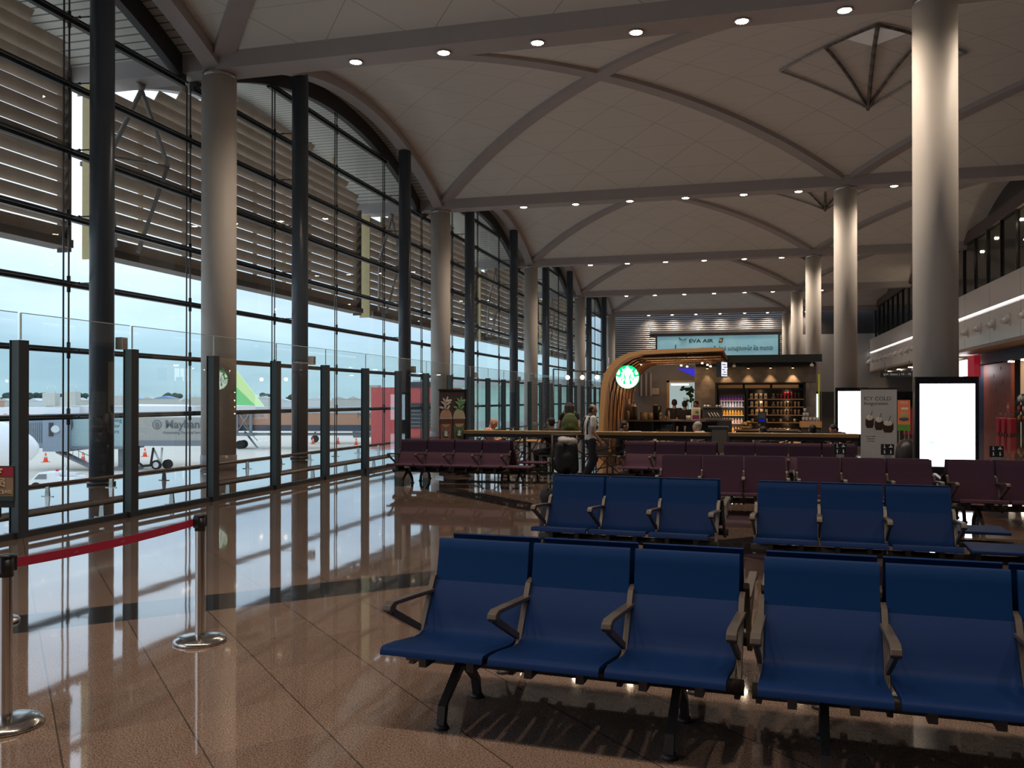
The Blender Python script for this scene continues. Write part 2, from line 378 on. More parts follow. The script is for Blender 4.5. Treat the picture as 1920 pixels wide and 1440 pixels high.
# columns
def column(x, y, label):
    t = thing('round_column', label, 'column', (x, y, 0), 0, 'white round columns')
    MB().cyl((0, 0, .33), (0, 0, HC - .17), .40, .40, 40).build('shaft', M['column'], t)
    MB().lathe([(.405, 0), (.415, .02), (.415, .33), (.40, .34)], n=40).build('plinth', M['plinth'], t)
    MB().lathe([(.36, HC - .18), (.385, HC - .17), (.385, HC - .02), (.36, HC)], n=40).build('capital_ring', M['cap'], t)
for i in range(5):
    column(XL, Y0 + i * S, 'white round column in the left row by the window, %s from the viewer' % ORD[i])
    column(XR, Y0 + i * S, 'white round column in the right row, %s from the viewer' % ORD[i])
column(XL, Y0 - S, 'white round column of the left row behind the view'); column(XR, Y0 - S, 'white round column of the right row behind the view')
# dark pillars + speakers
PILY = []
for k in range(-1, 4):
    for q in (.25, .75): PILY.append(Y0 + (k + q) * S)
PILY = [y for y in PILY if y > 9]
pi0 = None
for i, y in enumerate(PILY):
    lab = 'dark blue-grey round pillar against the window, %s along from the left' % ORD[i]
    if pi0 is None:
        pi0 = thing('dark_pillar', lab, 'pillar', (XL, y, 0), 0, 'dark window pillars')
        MB().cyl((0, 0, 0), (0, 0, 10.72), .225, .225, 32).build('shaft', M['pillar'], pi0)
        MB().lathe([(.225, 0), (.26, .005), (.26, .05), (.225, .06)], n=32).build('base_ring', M['frame'], pi0)
    else: dup(pi0, (XL, y, 0), lab)
    t = thing('wall_speaker', 'small beige speaker box fixed to the %s dark window pillar' % ORD[i], 'speaker', (XL + .16, y + .2, 2.62), 0, 'speakers on the dark pillars')
    MB().box((-.02, 0, 0), (.14, .17, .24)).build('speaker_case', M['white'], t, bevel=.01)
    MB().box((.14, .02, .02), (.145, .15, .22)).build('grille', M['grey'], t)
# ------------------------------------------------------------------ glass wall, one window per bay
def arch_off(z, drop=.5):
    """half width of the arch opening at height z"""
    s_ = APEX - drop - z
    if s_ <= 0: return 0
    if s_ >= 1.9: return S / 2
    return math.sqrt(max(0, RA * RA - (RA - s_) ** 2))
for n_, k in enumerate(range(-1, 4)):
    a = Y0 + k * S
    t = thing('window_%d' % (n_ + 1), 'tall arched glass curtain wall ' + BAY[k], 'window', (XG, a, 0)); t['kind'] = 'structure'
    ys = arcY(.0, S, 20)
    MB().add([(0, 0, 0)] + [(0, y, zc(a + min(max(y, .001), S - .001)) - .45) for y in ys] + [(0, S, 0)], [tuple(range(23))]).build('pane', M['wglass'], t)
    for j in range(1, 9):
        z = 1.305 * j; h = arch_off(z)
        if h <= .3: continue
        h = min(h, S / 2)
        MB().box((-.06, S / 2 - h, z - .055), (.05, S / 2 + h, z + .055)).cyl((.12, S / 2 - h, z + .02), (.12, S / 2 + h, z + .02), .03, n=8).build('transom', M['frame'], t)
    MB().box((-.08, 0, 0), (.08, S, .04)).build('sill', M['grey'], t)
    for q in range(4):
        y = q * S / 4; top = zc(a + y + .01) - .45
        for dy in (-.07, .07):
            MB().cyl((.02, y + dy, 0), (.02, y + dy, top), .018, n=8).build('tension_rod', M['rod'], t)
        br = MB()
        for j in range(1, 9):
            z = 1.305 * j
            if z < top - .2:
                br.cyl((.02, y + .07, z - .16), (.02, y + .07, z + .16), .035, n=8)
                if q in (1, 3): br.cyl((.05, y, z), (.8, y + .1, z), .014, n=6).sph((.3, y + .03, z), .03, 6, 4)
        br.build('rod_bracket', M['frame'], t)
# bump rails
def bump_rail(x, name_label, y0, y1, side):
    t = thing('bump_rail', name_label, 'rail', (x, y0, 0))
    MB().cyl((0, 0, .2), (0, y1 - y0, .2), .032, n=12).build('rail_tube', M['rail'], t)
    y = .7
    while y < y1 - y0:
        MB().add([(-.03, y - .012, .19), (.03, y - .012, .19), (.03, y + .012, .19), (-.03, y + .012, .19), (-.04, y - .018, 0), (.045, y - .018, 0), (.045, y + .018, 0), (-.04, y + .018, 0)], [(0, 1, 2, 3), (4, 5, 6, 7), (0, 1, 5, 4), (1, 2, 6, 5), (2, 3, 7, 6), (3, 0, 4, 7)]).box((-.12, y - .012, 0), (.12, y + .012, .012)).build('rail_foot', M['chrome'], t)
        y += 1.55
bump_rail(XP - .32, 'low brown bump rail just behind the glass partition', 2, 60, 1)
bump_rail(XL + .62, 'low brown bump rail along the columns before the window wall', 4, 66, 1)
# ------------------------------------------------------------------ glass partition
PS = 1.978; PY = 8.66
pp = None; gp = None
for i in range(-3, 23):
    y = PY + i * PS
    j = i + 3
    lab = 'dark grey post of the glass partition, %s from the left' % ORD[j]
    if pp is None:
        pp = thing('partition_post', lab, 'post', (XP, y, 0), 0, 'posts of the glass partition')
        MB().box((-.06, -.06, 0), (.06, .06, 2.35)).build('post_body', M['post'], pp, bevel=.006)
        MB().box((.06, -.075, 0), (.07, .075, 2.35)).box((-.07, -.075, 0), (-.06, .075, 2.35)).build('post_flange', M['frame'], pp)
        gp = thing('partition_pane', '', 'glass pane', (XP, y, 0), 0, 'panes of the glass partition')
        MB().add([(0, .03, .05), (0, PS - .03, .05), (0, PS - .03, 2.68), (0, .03, 2.68)], [(0, 1, 2, 3)]).build('pane', M['pglass'], gp)
        MB().box((-.008, .012, 2.36), (.008, .028, 2.68)).box((-.006, .03, 2.675), (.006, PS - .03, 2.684)).build('glass_edge', M['gedge'], gp)
        MB().box((-.035, .06, 0), (.035, PS - .06, .07)).build('base_channel', M['frame'], gp)
        gp['label'] = 'clear glass partition pane right of the %s grey post' % ORD[j]
    else:
        dup(pp, (XP, y, 0), lab); dup(gp, (XP, y, 0), 'clear glass partition pane right of the %s grey post' % ORD[j])
# ------------------------------------------------------------------ louvre screens outside
for k in range(-1, 4):
    a = Y0 + k * S - .6; L = S - 1.0
    t = thing('louvre_screen', 'hanging brown louvre sunscreen outside the glass ' + BAY[k].replace('ceiling ', 'window '), 'sunscreen', (-15, a, 0), 0, 'louvre sunscreens')
    mb = MB(); z = 5.42
    while z < 10.7:
        h = arch_off(z + .15, .5)
        if h > .5:
            y0 = S / 2 + .6 - h; y1 = S / 2 + .6 + h
            if h > S / 2 - .3: y0, y1 = 0, L
            mb.box((-.145, max(0, y0), z), (.145, min(L, y1), z + .03), (0, -1.0, 0))
        z += .325
    mb.build('louvre_blades', M['blade'], t)
    MB().box((-.3, 0, 5.08), (.25, L, 5.26)).build('bottom_rail', M['bladeframe'], t)
    MB().box((-.45, 0, 7.25), (.2, L, 7.36)).build('middle_rail', M['bladeframe'], t)
    MB().box((-.35, -.04, 5.0), (.1, .02, 9.2)).build('end_panel', M['yellow'], t)
    MB().box((-.2, L, 5.0), (.15, L + .05, 9.2)).build('end_frame', M['bladeframe'], t)
    for q in range(1, 8):
        y = q * L / 8; MB().box((-.22, y - .04, 5.2), (-.12, y + .04, min(zc(a + y) - .05, 10.9))).build('stiffener', M['yellow'] if q % 2 else M['bladeframe'], t)
for k in range(-1, 5):
    y = Y0 + k * S
    t = thing('steel_bracing', 'pale steel tube bracing between sunscreens, outside the %s beam end' % (ORD[k + 1]), 'bracing', (-14.6, y, 0), 0, 'steel bracing outside the window')
    MB().cyl((.4, -.1, 9.33), (.35, 1.1, 7.6), .055).cyl((.35, 1.1, 7.6), (.0, .4, 5.3), .05).build('brace_tube', M['strut'], t)
    MB().cyl((.4, .1, 9.33), (.3, -1.0, 7.3), .055).cyl((.3, -1.0, 7.3), (0, -.4, 5.3), .05).cyl((.3, -1.0, 7.3), (.3, 1.1, 7.6), .03).build('brace_tube', M['strut'], t)
# ------------------------------------------------------------------ downlights
LX = [-8.56, -6.45, -4.32, -2.2, -.06, 1.9, 5.18]
LE = 470
dl = None
for k in range(-1, 5):
    y = Y0 + k * S + .05
    for i, x in enumerate(LX):
        lab = 'round warm downlight, %s from window, on the cross beam %s' % (ORD[i], WHERE[k])
        if dl is None:
            dl = thing('ceiling_downlight', lab, 'ceiling light', (x, y, 9.33), 0, 'warm downlights under the beams')
            MB().lathe([(.13, -.02), (.17, -.03), (.175, .0), (.12, .0)], n=24).build('bezel', M['cap'], dl)
            MB().sph((0, 0, -.012), (.135, .135, .03), 20, 8).build('lens', M['led'], dl)
        else: dup(dl, (x, y, 9.33), lab)
        L_ = bpy.data.lights.new('downlight_beam', 'SPOT'); L_.energy = LE; L_.color = (1, .82, .65); L_.spot_size = 2.5; L_.spot_blend = 1.0; L_.shadow_soft_size = .12
        lo = bpy.data.objects.new('downlight_beam', L_); C.objects.link(lo); lo.location = (x, y + (0 if k < 4 else .62), 9.24)
# roof lanterns
for k in range(0, 4):
    cy = Y0 + (k + .5) * S + .9
    t = thing('roof_lantern', 'diamond shaped roof lantern frame over the right columns, %s bay ahead' % ORD[k], 'skylight', (3.5, cy, 0), 0, 'diamond roof lanterns')
    W_, E_, N_, F_ = (-2.5, .1), (2.5, 0), (-.2, -2.9), (.3, 3.0)
    def q(p, dz=.05): return (p[0], p[1], zc(cy + p[1]) - dz)
    mb = MB()
    def bar(p, r, w_=.04, dz=.05):
        n = 8; mb.tube([q((p[0] + (r[0] - p[0]) * i / n, p[1] + (r[1] - p[1]) * i / n), dz) for i in range(n + 1)], w_, 6)
    for p, r in ((W_, N_), (N_, E_), (E_, F_), (F_, W_)): bar(p, r, .035)
    mb.build('outline_frame', M['beam'], t)
    mb = MB(); m1 = ((W_[0] + N_[0]) / 2, (W_[1] + N_[1]) / 2); m2 = ((E_[0] + N_[0]) / 2, (E_[1] + N_[1]) / 2)
    bar(F_, m1, .045, .07); bar(F_, N_, .06, .08); bar(F_, m2, .045, .07); bar(m1, N_, .04, .07); bar(m2, N_, .04, .07); mb.build('inner_bars', mat('lantern_bar', (.13, .11, .10), .5), t)
    MB().add([q((-.9, -1.9)), q((-.2, -2.6)), q((.7, -1.9)), q((-.1, -1.1))], [(0, 1, 2, 3)]).build('skylight_panel', mat('skylight_panel', (.8, .78, .76), .5, emit=.06), t)

# ------------------------------------------------------------------ benches
PITCH = .57
SEATP = [(0.0, .378), (.004, .40), (.02, .414), (.07, .413), (.16, .404), (.30, .383), (.40, .368), (.47, .366), (.51, .376), (.535, .40)]
BACK1 = [(.535, .40), (.57, .46), (.60, .505), (.645, .565), (.69, .62)]
BACK2 = [(.692, .62), (.712, .70), (.728, .78), (.738, .84), (.75, .85), (.765, .845)]
def autosm(o):
    me = o.data; bm = bmesh.new(); bm.from_mesh(me)
    for e_ in bm.edges:
        if len(e_.link_faces) == 2 and e_.calc_face_angle(0) > .75: e_.smooth = False
    bm.to_mesh(me); bm.free(); return o
def bench(n, label, col, loc, rz, group, table=0):
    t = thing('beam_bench', label, 'bench', loc, rz, group); A, B = M[col], M[col + '2']
    W = n * PITCH
    for i in range(n):
        x0 = i * PITCH + .012; x1 = x0 + PITCH - .028
        se = MB().sheet(SEATP + BACK1[1:], 'x', x0, x1, .02, True).build('seat', A, t); autosm(se)
        autosm(MB().sheet(BACK2, 'x', x0, x1, .022, True).build('backrest', B, t))
        MB().box((x0 + .12, .2, .27), (x0 + .16, .5, .348)).build('seat_bracket', M['seatdark'], se); MB().box((x1 - .16, .2, .27), (x1 - .12, .5, .348)).build('seat_bracket', M['seatdark'], se)
    for i in range(n + 1):
        x = i * PITCH; w_ = .021
        mb = MB()
        mb.prism([(.38, .22), (.46, .22), (.56, .36), (.70, .61), (.735, .63), (.735, .66), (.67, .64), (.50, .36)], 'x', x - .014, x + .014)
        mb.build('arm_frame', M['seatmetal'], t)
        mb = MB()
        mb.prism([(.09, .575), (.10, .60), (.14, .613), (.30, .603), (.50, .588), (.665, .575), (.67, .555), (.50, .565), (.30, .58), (.17, .588), (.15, .565), (.12, .555)], 'x', x - .024, x + .024)
        mb.prism([(.11, .555), (.16, .58), (.20, .555), (.50, .41), (.49, .375), (.17, .525)], 'x', x - .011, x + .011)
        mb.build('armrest', M['seatmetal'], t, bevel=.004)
    WT = W + (.56 if table else 0)
    MB().cyl((-.03, .41, .27), (WT + .03, .41, .27), .038, n=16).build('beam', M['seatdark'], t)
    for x in (.29, WT - .28) if n > 1 else (.29,):
        mb = MB()
        for ys_, s_ in (((.42, .15, .13), 1), ((.42, .60, .625), 1)):
            mb.prism([(ys_[0] - .05, .27), (ys_[0] + .05, .27), (ys_[1] + .022, .11), (ys_[2] + .02, .02), (ys_[2] - .02, .02), (ys_[1] - .022, .11)], 'x', x - .02, x + .02)
            mb.cyl((x, ys_[2], 0), (x, ys_[2], .022), .042, .03, 14)
        mb.build('leg', M['seatdark'], t)
    if table:
        MB().box((W + .04, .02, .375), (W + .56, .5, .402)).build('side_table', A, t, bevel=.008)
        for xb in (.1, .46): MB().box((W + xb, .2, .29), (W + xb + .04, .5, .375)).build('table_bracket', M['seatdark'], t)
    return t
def pair(n, x, y, deg, col, l1, l2, group, table=0):
    """two benches back to back; x,y = near left front corner"""
    r = math.radians(deg); bench(n, l1, col, (x, y, 0), r, group, table)
    W = n * PITCH; c, s_ = math.cos(r), math.sin(r)
    d = 1.70
    if table:
        # the rear bench's table lies on the same end: mirror by shifting the origin past it
        t = bench(n, l2, col, (x + W * c - d * s_ * 1, y + W * s_ + d * c, 0), r + PI, group, 0)
        MB().box((-.56, .02, .375), (-.04, .5, .402)).build('side_table', M[col], t, bevel=.008)
        MB().cyl((-.59, .41, .27), (0, .41, .27), .038, n=16).build('table_beam', M['seatdark'], t)
        mb = MB()
        for y2, y3 in ((.15, .13), (.60, .625)):
            mb.prism([(.37, .27), (.47, .27), (y2 + .022, .11), (y3 + .02, .02), (y3 - .02, .02), (y2 - .022, .11)], 'x', -.34, -.30); mb.cyl((-.32, y3, 0), (-.32, y3, .022), .042, .03, 14)
        mb.build('leg', M['seatdark'], t)
    else:
        bench(n, l2, col, (x + W * c - d * s_, y + W * s_ + d * c, 0), r + PI, group, 0)
gb, gpur = 'blue airport benches', 'purple airport benches'
pair(3, -1.775, 4.09, -4.2, 'blue', 'nearest blue three-seat bench, left of the front pair, facing the viewer', 'blue bench back to back behind the nearest left blue bench', gb)
pair(3, .035, 3.93, -3.4, 'blue', 'blue bench at the lower right, cut by the frame edge, facing the viewer', 'blue bench back to back behind the lower right blue bench', gb)
pair(3, -2.02, 8.3, -5.0, 'blue', 'blue three-seat bench of the second blue row, left one beside the aisle', 'blue bench facing away behind the left bench of the second blue row', gb)
pair(3, .05, 8.1, -3.9, 'blue', 'blue three-seat bench with side table, right in the second blue row', 'blue bench with table facing away, right in the second blue row', gb, 1)
pair(4, -6.66, 15.72, -1.5, 'purple', 'purple four-seat bench with side table beside the glass partition', 'purple bench facing away behind the left purple bench, beside the tall drinks banner', gpur, 1)
pair(3, -2.26, 16.06, -3.8, 'purple', 'purple three-seat bench directly before the cafe bar ledge, left one', 'purple bench facing the cafe, left one nearest the ledge', gpur)
pair(4, -.43, 15.94, -2.6, 'purple', 'purple four-seat bench before the cafe ledge, ending at the drinks banner', 'purple bench facing the cafe, right one nearest the ledge', gpur)
pair(3, -1.17, 12.0, -.3, 'purple', 'purple three-seat bench in the middle row behind the left blue bench', 'purple bench facing away in the middle row, left one', gpur)
pair(3, .67, 11.95, -.6, 'purple', 'purple three-seat bench in the middle row before the large bright display', 'purple bench facing away in the middle row, before the large display', gpur)
pair(3, 2.54, 11.9, -.5, 'purple', 'purple bench in the middle row cut by the right frame edge', 'purple bench facing away in the middle row at the right frame edge', gpur)
# priority seat signs on backs of the middle row
for i, (x, y) in enumerate(((1.27, 13.02), (1.88, 13.02), (3.2, 12.9))):
    t = thing('priority_seat_sign', ['black priority seating sign in front of the cafe ledge end', 'black priority seating sign before the ice drink banner', 'black priority seating sign right of the big bright display'][i], 'sign', (x, y, .83), 0, 'priority seating signs')
    MB().box((-.05, -.006, 0), (.05, .006, .07)).build('bracket', M['grey'], t)
    MB().box((-.085, -.008, .055), (.085, .008, .205)).build('sign_board', M['black'], t, bevel=.004)
    for j, (dx, dz) in enumerate(((-.04, .165), (.04, .165), (-.04, .095), (.04, .095))):
        mb = MB()
        mb.sph((dx, -.011, dz + .02), (.008, .002, .008), 8, 5)
        if j == 0: mb.box((dx - .005, -.012, dz - .015), (dx + .005, -.009, dz + .012)).lathe([(.018, -.001), (.014, .001)], (dx, -.011, dz - .01), 10).box((dx, -.012, dz - .018), (dx + .018, -.009, dz - .012))
        elif j == 1: mb.box((dx - .024, -.012, dz - .008), (dx + .024, -.009, dz + .004)).box((dx - .01, -.012, dz + .002), (dx + .012, -.009, dz + .012))
        else: mb.box((dx - .006, -.012, dz - .022), (dx + .006, -.009, dz + .012)).box((dx, -.012, dz - .008), (dx + .016, -.009, dz - .001), (0, .5, 0))
        mb.build('pictogram', M['white'], t)

# ------------------------------------------------------------------ stanchions
def stanchion(loc, label, h=.86, sign=False):
    t = thing('queue_stanchion', label, 'stanchion', (*loc, 0), 0, 'steel queue stanchions')
    MB().lathe([(0, 0), (.172, 0), (.176, .012), (.165, .028), (.12, .04), (.06, .048), (.0, .05)], n=48).build('base', M['chrome'], t)
    MB().cyl((0, 0, .045), (0, 0, h - .1), .031, n=32, cap=False).build('pole', M['chrome'], t)
    MB().cyl((0, 0, h - .11), (0, 0, h - .015), .035, n=28).lathe([(.035, h - .015), (.04, h - .012), (.04, h), (0, h)], n=28).box((.03, -.02, h - .085), (.05, .02, h - .01)).box((-.05, -.02, h - .085), (-.03, .02, h - .01)).build('belt_head', M['black'], t)
    return t
SA = (-3.59, 5.27); SB = (-3.61, 3.66)
ta = stanchion(SA, 'brushed steel queue stanchion standing alone on the left floor, belt end', .865)
tb = stanchion(SB, 'brushed steel queue stanchion cut by the left frame edge, nearest the viewer', .865)
tb.rotation_euler[2] = PI / 2; ta.rotation_euler[2] = PI / 2
mb = MB(); n = 14; L_ = SA[1] - SB[1] - .09
def bp(i): u = i / n; return (.045 + u * L_, 0, .815 - .05 * 4 * u * (1 - u) * .35)
vs = []
for i in range(n + 1):
    x, y, z = bp(i); tw = 0.0
    vs += [(x, y - .001, z - .024), (x, y - .001, z + .024), (x, y + .001, z + .024), (x, y + .001, z - .024)]
mb.add(vs, [(k * 4 + i, k * 4 + (i + 1) % 4, k * 4 + 4 + (i + 1) % 4, k * 4 + 4 + i) for k in range(n) for i in range(4)])
mb.build('belt', M['belt'], tb)
for u in (.27, .52, .76):
    MB().add([(.045 + u * L_, -.003, .795), (.045 + u * L_ + .05, -.003, .795), (.045 + u * L_ + .03, -.003, .80), (.045 + u * L_ + .035, -.003, .815), (.045 + u * L_ + .022, -.003, .80)], [(0, 1, 2, 3, 4)]).build('belt_logo', mat('belt_logo_grey', (.5, .15, .2), .6), tb)
ts = stanchion((-5.37, 5.33), 'steel queue stanchion at far left carrying the class sign', .86)
s = thing('class_sign', 'small red and tan boarding class sign on the far left stanchion', 'sign', (-5.33, 5.33, .60), .2586)
MB().box((-.12, -.006, .30), (.0, .006, .55)).box((.0, -.006, .30), (.115, .006, .55)).build('sign_board', mat('tan_sign_face', (.24, .16, .10), .5), s)
MB().box((-.12, -.009, .48), (.115, -.006, .55)).build('sign_header', mat('crimson_sign_header', (.30, .015, .035), .5), s)
MB().box((-.12, -.009, .30), (.115, -.006, .335)).build('sign_footer', mat('green_sign_footer', (.02, .04, .04), .5), s)
MB().box((-.125, -.004, .25), (.12, .004, .30)).box((-.127, -.008, .295), (-.12, .008, .555)).box((.115, -.008, .295), (.122, .008, .555)).box((-.127, -.008, .55), (.122, .008, .557)).cyl((-.04, .0, .2), (-.04, 0, .3), .012).build('sign_holder', M['black'], s)
gold = mat('gold_lettering', (.62, .48, .30), .5)
text('lettering', '会员', .075, gold, s, (-.012, -.0095, .43)); text('lettering', 'FIRST CLASS', .034, gold, s, (.105, -.0095, .365), align='RIGHT')
MB().tube([(-.01, -.011, .49), (.01, -.011, .505), (.02, -.011, .525), (.035, -.011, .535)], .008, 6).tube([(.01, -.011, .505), (.03, -.011, .512)], .006, 6).build('emblem', gold, s)

# ------------------------------------------------------------------ right hand mezzanine and shops
struct('wall_right_upper', MB().box((XF + .9, YB, 9.9), (XF + 1.2, YE, 12)), M['shopdark'])
t = thing('mezzanine_fascia', 'long pale mezzanine fascia above the shops on the right', 'fascia', (XF, YB, 0))
LY = YE - YB - .1
MB().box((0, 0, 5.72), (.25, LY, 6.83)).build('upper_panel', M['fascia'], t)
MB().box((.0, 0, 4.15), (.25, LY, 5.56)).build('lower_panel', M['fascia'], t)
MB().box((.10, 0, 5.56), (.2, LY, 5.72)).build('groove_back', M['fascia'], t); MB().box((.0, 0, 5.715), (.10, LY, 5.73)).build('light_groove', emis('groove_light', (1, .95, .92), 3.5), t)
mb = MB(); y = 1.2
while y < LY: mb.box((-.004, y, 4.15), (0, y + .02, 6.83)); y += 4.6
mb.build('panel_joints', M['grey'], t)
struct('ceiling_mezzanine', MB().box((XF, YB, 4.0), (16, YE, 4.14)), mat('warm_soffit', (.36, .26, .20), .5))
t = thing('mezzanine_glazing', 'dark glazed mezzanine balustrade with slim posts above the pale fascia', 'glazing', (XF + .45, YB, 6.83))
MB().box((0, 0, 0), (.02, LY, 2.9)).build('pane', mat('dark_glazing', (.03, .035, .03), .08, noise=.3, scale=.4), t)
i = 0; y = .9
while y < LY:
    if y > 35: MB().box((-.08, y, 0), (.0, y + .09, 2.9)).build('mullion', M['black'], t)
    y += 2.3
MB().box((-.15, 0, 2.7), (.25, LY, 3.25)).build('head_beam', mat('brown_head_beam', (.10, .075, .065), .6), t)
for i, (y, z, l) in enumerate(((38.6, 9.2, .1), (40.2, 9.0, .1), (39.4, 8.1, .45), (44.0, 8.9, .1), (46.5, 8.7, .1), (57, 9.0, .2), (64, 8.9, .2))):
    tag(MB().sph((0, 0, 0), (.03, l, .06), 12, 6).build('mezzanine_lamp', M['led'], loc=(XF + .40, y, z)), 'small warm lamp glowing in the dark mezzanine glazing, %s from the right' % ORD[i], 'lamp', 'mezzanine lamps')
nz0 = None
for i in range(21):
    y = 38.0 + i * 2.34; lab = 'white air nozzle on the pale mezzanine fascia, %s from the right' % ORD[i]
    if nz0 is None:
        nz0 = thing('air_nozzle', lab, 'air vent', (XF, y, 4.93), 0, 'round air nozzles on the fascia')
        MB().cyl((-.03, 0, 0), (0, 0, 0), .27, n=24).build('flange', M['fascia'], nz0)
        MB().sph((-.05, 0, 0), (.17, .19, .19), 18, 10).build('ball', M['fascia'], nz0)
        MB().cyl((-.17, -.03, -.05), (-.30, -.09, -.12), .12, .10, 18).build('outlet', M['fascia'], nz0)
    else: dup(nz0, (XF, y, 4.93), lab)
tag(MB().cyl((0, 0, 0), (0, 0, -.1), .12, n=16).sph((0, 0, -.16), .13).build('security_camera', M['white'], loc=(XF + .1, 74, 4.0)), 'small white dome camera under the far fascia', 'camera')
for i, y in enumerate((56, 60.5, 65, 70, 75, 80)):
    tag(MB().cyl((0, 0, 0), (0, 0, -.03), .16, n=16).build('soffit_light', M['led'], loc=(XF + 1.2, y, 4.0)), 'warm light in the soffit above the shops, %s from the right' % ORD[i], 'ceiling light', 'shop soffit lights')
# shop fronts at X=12
SX = 12.3
struct('wall_right', MB().box((16, YB, 0), (16.3, YE, 4)), M['shopdark'])
def front(name, y0, y1, z0, z1, m, label, cat, x=SX):
    t = thing(name, label, cat, (x, y0, z0)); MB().box((0, 0, 0), (.15, y1 - y0, z1 - z0)).build('panel', m, t); return t
front('dark_shop_bulkhead', 20, 82, 3.45, 4.0, M['navy'], 'dark blue bulkhead running above the shop fronts at the right', 'bulkhead', SX - .5)
t = front('wood_panel_wall', 47.0, 52.0, 0, 3.45, M['redwood'], 'dark red timber clad shop wall at the right edge', 'shop wall')
mb = MB()
for i in range(9): mb.box((-.02, .1 + (i * 1.7) % 3, .3 + i * .35), (0, 1.6 + (i * 1.7) % 3, .48 + i * .35))
mb.build('timber_blocks', M['redwood'], t)
front('navy_shop_pier', 52.0, 54.5, 0, 3.45, M['navy'], 'dark navy pier between red sign and timber wall', 'shop wall')
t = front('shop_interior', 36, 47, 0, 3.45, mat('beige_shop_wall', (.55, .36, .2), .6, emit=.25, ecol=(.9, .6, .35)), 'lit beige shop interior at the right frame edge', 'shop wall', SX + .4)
for i, y in enumerate((40.2, 42.0, 44.2, 46.2)):
    tag(MB().cyl((0, 0, 0), (0, 0, -.05), .13, n=14).build('shop_downlight', M['led'], loc=(SX - .2, y, 3.44)), 'warm downlight over the beige shop, %s from the right' % ORD[i], 'ceiling light', 'beige shop downlights')
t = thing('shop_display_shelf', 'dark shelf of small goods in front of the beige shop wall', 'shelf', (SX + .1, 41.5, 0))
for z in (.6, 1.05, 1.5): MB().box((-.2, 0, z), (.2, 4.8, z + .04)).build('shelf_board', M['dark'], t)
MB().box((.15, 0, 0), (.2, 4.8, 1.9)).build('back_panel', M['dark'], t)
for j in range(18):
    z = (.64, 1.09, 1.54)[j % 3]; y = 41.8 + (j // 3) * .75
    c = [(.5, .06, .05), (.5, .5, .45), (.12, .2, .25), (.6, .3, .1)][j % 4]
    tag(MB().lathe([(.0, 0), (.1, 0), (.12, .08), (.12, .2), (.05, .26), (.05, .3), (0, .3)], n=12).build('gift_jar', mat('jar_colour', c, .3), loc=(SX, y, z)), 'small %s jar on the dark gift shelf, shelf %s, %s from the right' % (['red', 'pale', 'teal', 'orange'][j % 4], ORD[j % 3], ORD[j // 3]), 'jar', 'goods on the gift shelf')
for i, y in enumerate((44.6, 45.6, 46.5)):
    t = thing('red_suitcase', 'red wheeled suitcase before the gift shelf, %s from the right' % ORD[i], 'suitcase', (SX - .6, y, 0), 0, 'red suitcases at the gift shop')
    MB().box((-.14, -.25, .06), (.14, .25, .78)).build('shell', mat('red_shell', (.42, .02, .04), .35), t, bevel=.04)
    MB().tube([(0, -.12, .78), (0, -.12, .98), (0, .12, .98), (0, .12, .78)], .012, 6).build('handle', M['grey'], t)
    for a in (-.2, .2): MB().cyl((-.02, a, .03), (.02, a, .03), .03).build('wheel', M['black'], t)
    if i == 0:
        MB().box((-.16, -.2, 1.05), (-.14, .2, 1.5)).build('price_card', mat('red_price_card', (.6, .05, .05), .5), t)
        MB().cyl((-.15, 0, .78), (-.15, 0, 1.05), .008).build('card_stem', M['grey'], t)
        text('lettering', '20%', .2, M['white'], t, (-.165, 0, 1.3), (PI / 2, 0, -PI / 2))
t = thing('illuminated_shop_sign', 'glowing white sign with red side panel beside the large display', 'sign', (SX - .9, 54.4, 2.75))
MB().box((0, -3.1, .15), (.2, -1.0, 1.0)).build('sign_face', emis('sign_white', (1, .96, .98), 5), t)
MB().box((-.05, -4.5, .0), (.25, -3.1, 1.15)).build('side_panel', mat('red_sign_panel', (.45, .01, .03), .4, emit=.3), t)
t = thing('information_board', 'black overhead information board with white lettering beneath the far mezzanine', 'sign', (9.0, 58.5, 3.0), 0)
MB().box((-.95, -.05, 0), (.95, .05, .36)).build('board', M['black'], t)
MB().cyl((-.7, 0, .36), (-.7, 0, 1.05), .02).build('hanger', M['grey'], t); MB().cyl((.7, 0, .36), (.7, 0, 1.05), .02).build('hanger', M['grey'], t)
text('lettering', 'ច្រក Gates | 10 - 18', .2, mat('board_lettering', (.6, .6, .55), .5, emit=.2), t, (0, -.055, .18))
# brick-red kiosk things under the mezzanine
t = thing('orange_poster_stand', 'orange and green poster stand beyond the ice drink banner', 'poster', (6.42, 40, .33))
MB().box((-.24, -.02, 0), (.24, .02, 1.28)).build('poster_sheet', mat('orange_print', (.62, .17, .07), .6, emit=.1), t)
MB().box((-.24, -.025, 0), (.24, -.02, .26)).build('green_print', mat('green_print', (.10, .38, .06), .6), t)
MB().sph((0, -.025, .62), (.17, .006, .16), 20, 10).build('bowl_print', mat('cream_print', (.55, .40, .2), .6), t)
MB().sph((0, -.028, .48), (.2, .006, .08), 20, 8).build('leaf_print', mat('blueish_print', (.08, .1, .14), .6), t)
MB().box((-.1, -.026, .88), (.16, -.02, .97)).build('slogan_print', M['white'], t)
text('lettering', 'SALE', .13, M['white'], t, (0, -.026, 1.17))
MB().box((-.2, -.02, -.33), (-.16, .02, 0)).build('stand_leg', M['grey'], t); MB().box((.16, -.02, -.33), (.2, .02, 0)).build('stand_leg', M['grey'], t)
